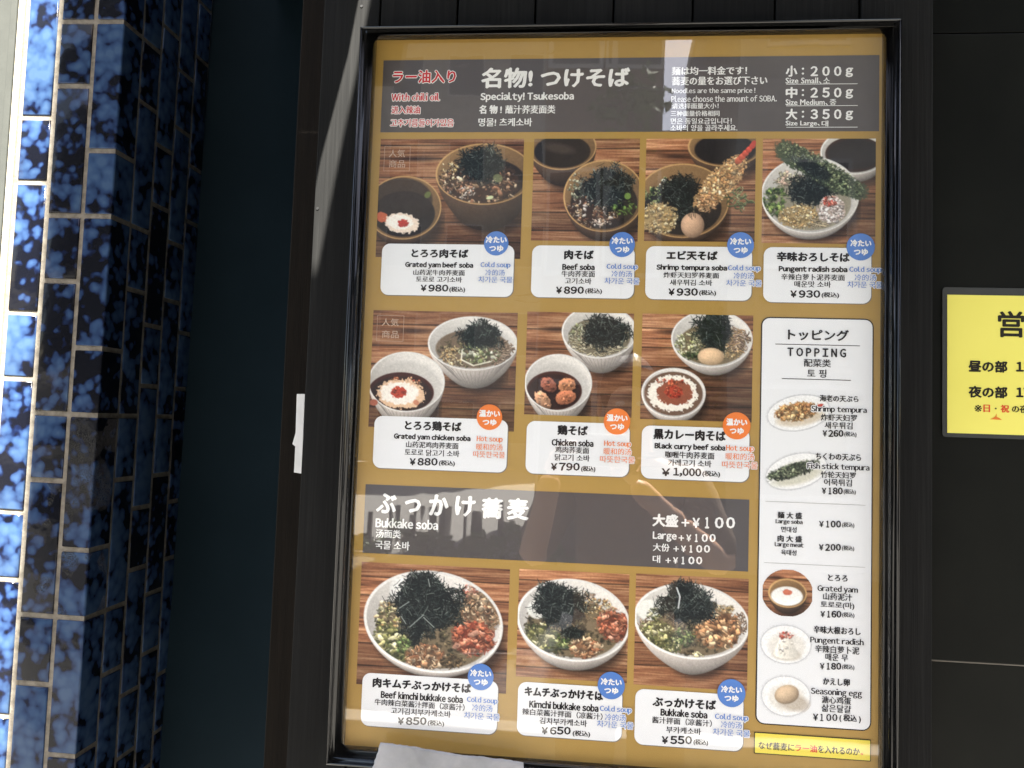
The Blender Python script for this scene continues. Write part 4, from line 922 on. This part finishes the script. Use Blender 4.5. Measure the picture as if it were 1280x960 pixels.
# ------------------------------------------------------------------ opening-hours notice
YN = 0.0312
a, b = at(1177.5, 359, YN), at(1178, 546, YN); c_, d_ = at(1183.7, 368.5, YN), at(1183.7, 541, YN)
nx0, nz1, nz0 = (a.x + b.x) / 2, a.z, b.z
LAM = NT('laminate film'); LAM.b.inputs['Base Color'].default_value = (0.05, 0.052, 0.05, 1); LAM.b.inputs['Roughness'].default_value = .12
cc = LAM.coord((1, 1, 1)); nn = LAM.n('TexNoise', Scale=40.0, Detail=2.0); LAM.l(cc, nn.inputs['Vector']); LAM.l(LAM.bump(nn.outputs[0], .5, .002), LAM.b.inputs['Normal'])
YPAP = m_noisy('yellow paper', (0.74, 0.68, 0.13), (0.79, 0.72, 0.15), 4, .5, .35, 0.05, .0004)
note = tag(link('opening_hours_notice', layer(rr(nx0, nx0 + .31, nz0, nz1, .004), YN - .0006, .0008), LAM.m), 'yellow laminated opening hours notice on the black panel at the right', 'notice')
px0, pz1, pz0 = (c_.x + d_.x) / 2, c_.z, d_.z
link('yellow_paper', layer([(px0, pz0), (px0 + .297, pz0), (px0 + .297, pz1), (px0, pz1)], YN - .0010, .0003), YPAP, note)
def TN(s, a, b, yc, h, w=.4, col=(36, 34, 26)): T(note, s, a, b, yc, h, w, col, y=-.0013, depth=YN)
TN('営', 1247.6, 1279, 405.5, 31.5, .9); TN('業', 1287, 1318, 406, 31.5, .9); TN('時', 1327, 1358, 407, 31.5, .9); TN('間', 1367, 1397, 408, 31.5, .9)
TN('昼の部', 1210.6, 1258, 458.2, 13.8, .7); TN('11:30', 1270, 1311, 459, 11.5, .7); TN('〜', 1316, 1330, 459, 4, .5); TN('15:00', 1335, 1376, 459, 11.5, .7)
TN('夜の部', 1210.6, 1258, 490.2, 13.8, .7); TN('17:30', 1270, 1311, 491, 11.5, .7); TN('〜', 1316, 1330, 491, 4, .5); TN('22:00', 1335, 1376, 491, 11.5, .7)
TN('※', 1217.5, 1226.5, 510.5, 8.5, .1); TN('日', 1229, 1236.5, 510.6, 9, .4, (206, 74, 44)); TN('・', 1243, 1245, 510.8, 2, .2); TN('祝', 1250.5, 1260.5, 511, 9.4, .4, (206, 74, 44)); TN('の夜', 1264.5, 1284, 511.4, 9.4, .35)
def poly_px(pts, y): return [(at(x_, y_, y).x, at(x_, y_, y).z) for x_, y_ in pts]
OR2 = ink((214, 120, 48))
link('bowl_mark', layer(poly_px([(1237, 524), (1252, 525), (1248, 522.2), (1245.2, 521.2), (1245, 517), (1243.6, 520.4), (1241, 522.4)][::-1], YN), YN - .0013, .0002), OR2, note)
flush_text()

# ------------------------------------------------------------------ small things on and beside the frame
TAPE = m_noisy('silver cloth tape', (0.19, 0.195, 0.205), (0.28, 0.285, 0.30), 18, .45, .5, .4, .0006, (1, 1, 1))
yt = -0.0225
top_l, top_r = at(476, 927.6, yt), at(654, 953, yt); bl = at(458, 985, yt)
NX, NZ = 60, 16; V, Fc = [], []
for j in range(NZ):
    for i in range(NX):
        u, v = i / (NX - 1), j / (NZ - 1)
        top = top_l.lerp(top_r, u) + Vector((0, 0, .0007 * math.sin(u * 9) + .0002 * math.sin(u * 37)))
        bot = bl.lerp(top_r + Vector((0.004, 0, -.05)), u)
        q = top.lerp(bot, v)
        wr = .0003 * math.sin(u * 31 + v * 7) * math.sin(v * 9 + u * 5) + .0001 * math.sin(u * 83 + v * 21)
        ridge = -.0009 * math.exp(-((u - .22 - .25 * v) / .025) ** 2) - .0012 * math.exp(-((u - .55 + .1 * v) / .02) ** 2)
        V.append((q.x + (rnd.uniform(-.0006, .0006) if i in (0, NX - 1) else 0), yt - .0012 + wr + ridge, q.z + (rnd.uniform(-.0004, .0004) if j == 0 else 0)))
n1 = len(V); V += [(x, y + .0005, z) for x, y, z in V]
for j in range(NZ - 1):
    for i in range(NX - 1):
        k = j * NX + i; Fc.append((k, k + 1, k + NX + 1, k + NX)); Fc.append((n1 + k, n1 + k + NX, n1 + k + NX + 1, n1 + k + 1))
for i in range(NX - 1): Fc.append((i, n1 + i, n1 + i + 1, i + 1))
for j in range(NZ - 1): k = j * NX; Fc.append((k, k + NX, n1 + k + NX, n1 + k)); k = j * NX + NX - 1; Fc.append((k + NX, k, n1 + k, n1 + k + NX))
tag(link('duct_tape', mesh(V, Fc, True), TAPE), 'wrinkled silver tape stuck over the lower left rail of the menu frame', 'tape')
PAPER = m_noisy('white paper', (0.62, 0.62, 0.6), (0.7, 0.7, 0.68), 30, .7, .3, .2, .0006)
ys = YP + .03
tag(link('paper_tag', prism_mesh(poly_px([(371, 492.5), (381, 492.5), (379, 540), (377, 592), (367.5, 590.5), (369, 558), (365.5, 555), (369.5, 541)], ys), ys, ys + .0008)), 'torn white paper tag sticking out behind the left plank edge', 'paper tag').data.materials.append(PAPER)

# ------------------------------------------------------------------ added sun blockers above the picture, unseen, and the upper wall
def proj(p, y): return p + SUN * ((y - p.y) / SUN.y)
CANV = m_noisy('dark canvas', (0.05, 0.055, 0.06), (0.065, 0.07, 0.075), 30, .9, .2, .3, .001)  # for the added sun-blocking sheets
YC = -1.12
def pw(u, v): return pil.matrix_world @ Vector((u * U, 0, -v * U))
e0, e1_ = proj(pw(-(W1 + WC) - .02, -2), YC), proj(pw(-(W1 + WC) - .02, 11), YC)
zb, zt = 2.57, 5.3
def xe_at(z): return e0.x + (e1_.x - e0.x) * (z - e0.z) / (e1_.z - e0.z)
cs = [proj(at(x_, y_, YP), YC) for x_, y_ in ((440, -60), (480, -60), (380, 325), (410, 325))]
hx0, hx1 = min(c.x for c in cs) - .03, max(c.x for c in cs) + .03; hz0, hz1 = min(c.z for c in cs) - .015, max(c.z for c in cs) + .02  # opening in the added sheets that lets the sun streak through
cvT = empty('canvas_blocker', (0.5, YC, zt), 'dark canvas sun blocker added out of view to shade the shop front', 'sun blocker')  # added sheets, unseen, blocking the sun around the streak and left tiles
link('blocker_sheet', prism_mesh([(xe_at(zb), zb), (hx0, zb), (hx0, zt), (xe_at(zt), zt)], YC, YC + .003), CANV, cvT)
link('blocker_sheet', prism_mesh([(hx1, zb), (3.2, zb), (3.2, zt), (hx1, zt)], YC, YC + .003), CANV, cvT)
link('blocker_sheet', prism_mesh([(hx0, zb), (hx1, zb), (hx1, hz0), (hx0, hz0)], YC, YC + .003), CANV, cvT)
link('blocker_sheet', prism_mesh([(hx0, hz1), (hx1, hz1), (hx1, zt), (hx0, zt)], YC, YC + .003), CANV, cvT)
link('blocker_beam', box_mesh(-2.2, 3.3, YC - .04, YC + .04, zt + .002, zt + .08, .005), BROWN, cvT)  # carries the added sheets
yl = -0.22
Lp = [proj(at(x_, y_, YP), yl) for x_, y_ in ((456, -60), (446.5, 0), (428, 97), (394.5, 225), (380, 300), (372, 345))]
tag(link('streak_blocker', prism_mesh([(p.x, p.z) for p in Lp] + [(Lp[-1].x - .14, Lp[-1].z), (Lp[0].x - .18, Lp[0].z)], yl, yl + .02), BROWN), 'dark timber bracket added out of view above the left plank edge, nearer the wall', 'streak blocker')  # added board, its edge shapes the left side of the sun streak
yr = -0.50
Rp_ = [proj(at(x_, y_, YP), yr) for x_, y_ in ((472, -60), (462, 0), (443, 100), (418, 225), (400, 320), (396, 345))]
tag(link('streak_blocker', prism_mesh([(p.x, p.z) for p in Rp_] + [(Rp_[-1].x + .2, Rp_[-1].z), (Rp_[0].x + .14, Rp_[0].z)], yr, yr + .02), BROWN), 'dark timber bracket added out of view above the menu, farther out from the wall', 'streak blocker')  # added board farther out, shapes the softer right side of the streak
tag(link('upper_wall', box_mesh(-0.72, 3.5, 0.065, 0.098, 2.42, 6.0), BLACKP), 'dark upper shop wall above the planks and the recess', 'wall')

# ------------------------------------------------------------------ the street behind the photographer
def mir(px, py, L):
    r = ray(px, py); k = (L + D) / r[2]; return r[0] * k, ZC - r[1] * k
FAC = m_noisy('grey rendered facade', (0.16, 0.155, 0.145), (0.22, 0.21, 0.195), 3, .9, .3, .3, .004)
FAC2 = m_noisy('brown tiled facade', (0.10, 0.075, 0.06), (0.14, 0.105, 0.08), 6, .8, .3, .3, .004)
WGL = P('dark window glass', (0.02, 0.025, 0.03), .08, .6).m
WFR = P('window frame paint', (0.25, 0.25, 0.25), .5).m
def building(label, x0, x1, yf, depth, h, mat, nx, nz, sill=0.9, ww=1.0, wh=1.3):
    t = empty('street_building', ((x0 + x1) / 2, yf, 0), label, 'building')
    link('wall', box_mesh(x0, x1, yf - depth, yf, 0, h), mat, t)
    link('parapet', box_mesh(x0 - .05, x1 + .05, yf - depth, yf + .06, h + .002, h + .35, .02), WFR, t)
    px = (x1 - x0) / nx; pz = h / nz
    for i in range(nx):
        for k in range(nz):
            cx = x0 + (i + .5) * px; z = k * pz + sill
            w_ = link('window', box_mesh(cx - ww / 2 - .06, cx + ww / 2 + .06, yf + .001, yf + .05, z - .06, z + wh + .06, .01), WFR, t)
            link('pane', box_mesh(cx - ww / 2, cx + ww / 2, yf + .04, yf + .056, z, z + wh), WGL, w_)
gx0, _ = mir(832, 100, 9.6); gx1, _ = mir(918, 100, 9.6); bx0, _ = mir(668, 640, 9.6)
building('brown tiled low building across the street, left of the sky gap', bx0, gx0, -9.6, 5, 8.2, FAC2, 2, 3, ww=.6)
building('grey rendered building across the street, right of the sky gap', gx1, gx1 + 9, -9.6, 6, 8.6, FAC, 5, 3)
building('wide grey building at the far side of the square', -44, mir(770, 300, 36)[0], -36, 10, 24, FAC, 16, 6, 1.2, 1.5, 1.8)
LEAF = m_noisy('green leaves', (0.05, 0.085, 0.02), (0.09, 0.13, 0.035), 20, .6, .3, .1, .001)
BARK = m_noisy('bark', (0.06, 0.045, 0.03), (0.10, 0.08, 0.055), 30, .9, .2, .6, .004)
def leaves(c, r, n, seed, size=.07, squash=1):
    q = np.random.RandomState(seed); V, Fc = [], []
    cl = [(q.randn(3) * .45) for _ in range(max(3, n // 60))]
    for i in range(n):
        o = cl[q.randint(len(cl))] + q.randn(3) * .24
        p = np.array(c) + o * np.array([r, r, r * squash]); a, b = q.randn(3), q.randn(3); a /= np.linalg.norm(a); b -= a * (a @ b); b /= np.linalg.norm(b)
        s_ = size * q.uniform(.6, 1.3); k = len(V)
        V += [tuple(p - a * s_), tuple(p + b * s_ * .45), tuple(p + a * s_), tuple(p - b * s_ * .45)]; Fc.append((k, k + 1, k + 2, k + 3))
    return mesh(V, Fc)
def tree(label, x, y, h, r, seed, n=5000, squash=1):
    t = empty('street_tree', (x, y, 0), label, 'tree')
    bm = bmesh.new(); bmesh.ops.create_cone(bm, cap_ends=True, segments=10, radius1=.11, radius2=.05, depth=h)
    bmesh.ops.translate(bm, verts=bm.verts[:], vec=(x, y, h / 2)); me = bpy.data.meshes.new('m'); bm.to_mesh(me); bm.free()
    link('trunk', me, BARK, t)
    for k in range(5):
        a = k * 1.3 + seed; bm = bmesh.new(); bmesh.ops.create_cone(bm, cap_ends=True, segments=6, radius1=.04, radius2=.012, depth=r * 1.1)
        bmesh.ops.rotate(bm, verts=bm.verts[:], matrix=Matrix.Rotation(.8, 3, 'X')); bmesh.ops.rotate(bm, verts=bm.verts[:], matrix=Matrix.Rotation(a, 3, 'Z'))
        bmesh.ops.translate(bm, verts=bm.verts[:], vec=(x - math.sin(a + 3.14159) * -r * .35, y + math.cos(a + 3.14159) * r * .35, h * .86)); me = bpy.data.meshes.new('m'); bm.to_mesh(me); bm.free()
        link('limb', me, BARK, t)
    link('crown', leaves((x, y, h + r * .2), r, n, seed, squash=squash), LEAF, t)
tx, tz = mir(812, 150, 8.8)
tree('street tree in front of the brown building', tx - .22, -8.8, tz + .1, .36, 3, 420, 1.7)
tx, tz = mir(885, 185, 9.2)
tree('street tree standing in the gap between the two buildings', tx + .1, -10.6, tz - 2.3, .8, 5, 4200)
ga, gb, gc = mir(826, 166, 12.0), mir(850, 163, 12.0), mir(924, 98, 12.0)
shed = empty('garden_shed', (gb[0], -12, 0), 'dark shed with a sloping roof closing the gap between the two buildings', 'shed')
link('wall', prism_mesh([(ga[0] - .3, 0), (gc[0] + .3, 0), (gc[0] + .3, gc[1] - .05), (gb[0], gb[1] - .05), (ga[0] - .3, ga[1] - .05)], -15.0, -12.1), FAC2, shed)
link('roof', prism_mesh([(ga[0] - .4, ga[1] - .05), (gb[0], gb[1] - .05), (gc[0] + .4, gc[1] - .05), (gc[0] + .4, gc[1]), (gb[0], gb[1]), (ga[0] - .4, ga[1])], -15.2, -12.0), BROWN, shed)
hx0_, _ = mir(440, 660, 9.0); hx1_, _ = mir(760, 660, 9.0)
q = np.random.RandomState(4); V, Fc = [], []
for i in range(9000):
    x_ = q.uniform(hx0_ - 3, hx1_); top = .22 + .10 * math.sin(x_ * 5) + .08 * math.sin(x_ * 13 + 1) + .05 * math.sin(x_ * 31)
    p = np.array([x_, -9.2 + q.uniform(-.25, .25), .02 + top * q.rand() ** .6]); a, b = q.randn(3), q.randn(3); a /= np.linalg.norm(a); b -= a * (a @ b); b /= np.linalg.norm(b); s_ = q.uniform(.02, .05); k = len(V)
    V += [tuple(p - a * s_), tuple(p + b * s_ * .5), tuple(p + a * s_), tuple(p - b * s_ * .5)]; Fc.append((k, k + 1, k + 2, k + 3))
tag(link('low_hedge', mesh(V, Fc), LEAF), 'low ragged hedge along the far kerb of the street', 'hedge', kind='stuff')
BOL = P('dark bollard paint', (0.02, 0.02, 0.02), .5).m
for i, (px_, pt_, w_) in enumerate(((462, 640, .07), (492, 632, .05), (516, 645, .06), (523, 628, .05), (540, 634, .13), (556, 634, .07), (588, 632, .05), (596, 641, .06), (631, 628, .06))):
    x_, z_ = mir(px_, pt_, 9.35)
    tag(link('street_post', box_mesh(x_ - w_ / 2, x_ + w_ / 2, -9.35 - w_ / 2, -9.35 + w_ / 2, 0.0, z_, .008), BOL), ('leftmost', 'second from left', 'third from left', 'fourth from left', 'fifth and widest', 'fourth from right', 'third from right', 'second from right', 'rightmost')[i] + ' dark square post in the hedge at the far kerb', 'post', 'dark posts along the far kerb')

# ------------------------------------------------------------------ the photographer, mirrored faintly in the cover
SKIN = P('skin', (0.42, 0.24, 0.16), .55, .4).m; SHIRT = m_noisy('brown cotton', (0.12, 0.085, 0.065), (0.15, 0.11, 0.085), 60, .9, .2, .3, .001)
TROU = m_noisy('dark trousers', (0.02, 0.022, 0.03), (0.03, 0.032, 0.04), 60, .9, .2, .3, .001); HAIR = P('dark hair', (0.012, 0.010, 0.009), .5).m
def skin_obj(name, verts, edges, radii, mat, parent, root=0, sub=1):
    me = bpy.data.meshes.new(name); me.from_pydata(verts, edges, []); 
    o = bpy.data.objects.new(name, me); COL.objects.link(o)
    md = o.modifiers.new('skin', 'SKIN'); md.use_smooth_shade = True
    if sub: o.modifiers.new('sub', 'SUBSURF').levels = sub; o.modifiers['sub'].render_levels = sub
    sv = me.skin_vertices[0].data if me.skin_vertices else None
    if sv is None:
        bpy.context.view_layer.objects.active = o; bpy.ops.mesh.customdata_skin_add(); sv = me.skin_vertices[0].data
    for i, r in enumerate(radii): sv[i].radius = (r if isinstance(r, tuple) else (r, r)); sv[i].use_root = (i == root)
    bpy.context.view_layer.update()
    em = bpy.data.meshes.new_from_object(o.evaluated_get(bpy.context.evaluated_depsgraph_get())); bpy.data.objects.remove(o)
    em.materials.clear(); em.polygons.foreach_set('use_smooth', [True] * len(em.polygons))
    return link(name, em, mat, parent)
bxc, byc = 0.10, -1.40
per = empty('person', (bxc, byc, 0), 'person in a brown shirt and dark trousers holding up a phone, mirrored in the cover', 'person')
def PV(x, y, z): return (bxc + x, byc + y, z)
hand_l, hand_r = (-.10 - .072, .30 + .105, 1.46), (-.10 + .078, .30 + .105, 1.45)
hd = (hand_l, hand_r)
vb = [PV(0, 0, .95), PV(0, -.01, 1.12), PV(0, 0, 1.30), PV(0, -.005, 1.40), PV(0, .01, 1.47), PV(0, .03, 1.54), PV(0, .035, 1.60), PV(0, .03, 1.66),
      PV(-.17, 0, 1.385), PV(-.26, .10, 1.17), PV(hand_l[0] - .02, hand_l[1] - .05, hand_l[2] - .05),
      PV(.17, 0, 1.385), PV(.26, .10, 1.17), PV(hand_r[0] + .02, hand_r[1] - .05, hand_r[2] - .05),
      PV(-.09, 0, .90), PV(-.10, .01, .50), PV(-.105, -.02, .09), PV(-.11, .11, .04), PV(.09, 0, .90), PV(.10, .02, .50), PV(.11, -.01, .09), PV(.12, .12, .04)]
eb = [(0, 1), (1, 2), (2, 3), (3, 4), (4, 5), (5, 6), (6, 7), (3, 8), (8, 9), (9, 10), (3, 11), (11, 12), (12, 13), (0, 14), (14, 15), (15, 16), (16, 17), (0, 18), (18, 19), (19, 20), (20, 21)]
rb = [(.14, .10), (.125, .09), (.145, .10), (.10, .08), .052, (.072, .085), (.078, .098), (.055, .07), .055, .042, .026, .055, .042, .026, .085, .058, .040, .03, .085, .058, .040, .03]
skin_obj('body', vb, eb, rb, SKIN, per, 0, 1)
sh_i = [0, 1, 2, 3, 8, 9, 11, 12]; mp_ = {v: i for i, v in enumerate(sh_i)}
skin_obj('shirt', [vb[i] for i in sh_i], [(mp_[a], mp_[b]) for a, b in eb if a in mp_ and b in mp_], [(.165, .125), (.155, .118), (.168, .125), (.115, .095), .075, .062, .075, .062], SHIRT, per)
tr_i = [0, 14, 15, 16, 18, 19, 20]; mp2 = {v: i for i, v in enumerate(tr_i)}
skin_obj('trousers', [vb[i] for i in tr_i], [(mp2[a], mp2[b]) for a, b in eb if a in mp2 and b in mp2], [(.155, .118), .10, .075, .062, .10, .075, .062], TROU, per)
bm = bmesh.new(); bmesh.ops.create_uvsphere(bm, u_segments=24, v_segments=16, radius=1)
for v in bm.verts:
    v.co = Vector((v.co.x * .085, v.co.y * .105, v.co.z * .10)); 
    if v.co.y > .03 and v.co.z < .05: v.co.y = .03
    if v.co.z < -.06: v.co.z = -.06
    v.co += Vector(PV(0, .015, 1.645)) + Vector((0, 0, 0.004 * math.sin(v.co.x * 90)))
me = bpy.data.meshes.new('m'); bm.to_mesh(me); bm.free(); link('hair', me, HAIR, per)
def blob(name, c, r, mat):
    bm = bmesh.new(); bmesh.ops.create_uvsphere(bm, u_segments=12, v_segments=8, radius=1)
    for v in bm.verts: v.co = Vector((v.co.x * r[0] + c[0], v.co.y * r[1] + c[1], v.co.z * r[2] + c[2]))
    me = bpy.data.meshes.new('m'); bm.to_mesh(me); bm.free(); me.polygons.foreach_set('use_smooth', [True] * len(me.polygons)); link(name, me, mat, per)
EYE = P('eye', (.5, .5, .48), .2).m; LIP = P('lips', (.35, .14, .11), .5).m
for sx in (-1, 1):
    blob('eye', PV(sx * .031, .122, 1.60), (.013, .008, .007), EYE); blob('ear', PV(sx * .083, .03, 1.595), (.008, .018, .03), SKIN)
blob('nose', PV(0, .134, 1.572), (.012, .018, .022), SKIN); blob('mouth', PV(0, .118, 1.535), (.024, .008, .006), LIP)
for hnd, sx in ((hand_l, 1), (hand_r, -1)):
    w = Vector(PV(hnd[0] - .02 * sx, hnd[1] - .05, hnd[2] - .05)); k = Vector(PV(*hnd)); vs, es, rs = [tuple(w), tuple((w + k) / 2), tuple(k)], [(0, 1), (1, 2)], [.024, (.030, .018), (.036, .014)]
    for i in range(4):
        b0 = len(vs); o_ = Vector((0, 0, .026 - .018 * i)); ln = (.034, .038, .035, .027)[i]
        vs += [tuple(k + o_), tuple(k + o_ + Vector((sx * .012, ln * .7, .004))), tuple(k + o_ + Vector((sx * (.012 + ln * .8), ln * .8, .004)))]
        es += [(2, b0), (b0, b0 + 1), (b0 + 1, b0 + 2)]; rs += [.0095, .0085, .0072]
    b0 = len(vs); vs += [tuple((w + k) / 2 + Vector((sx * .018, .0, .02))), tuple(k + Vector((sx * .035, -.004, .03))), tuple(k + Vector((sx * .055, .0, .034)))]
    es += [(1, b0), (b0, b0 + 1), (b0 + 1, b0 + 2)]; rs += [.013, .010, .008]
    skin_obj('hand', vs, es, rs, SKIN, per, 0, 1)
ph = tag(link('phone', box_mesh(-.075, .075, -D - .034, -D - .026, ZC - .062, ZC + .014, .003), P('phone body', (.02, .02, .022), .3).m), 'dark phone held up sideways by the person', 'phone')
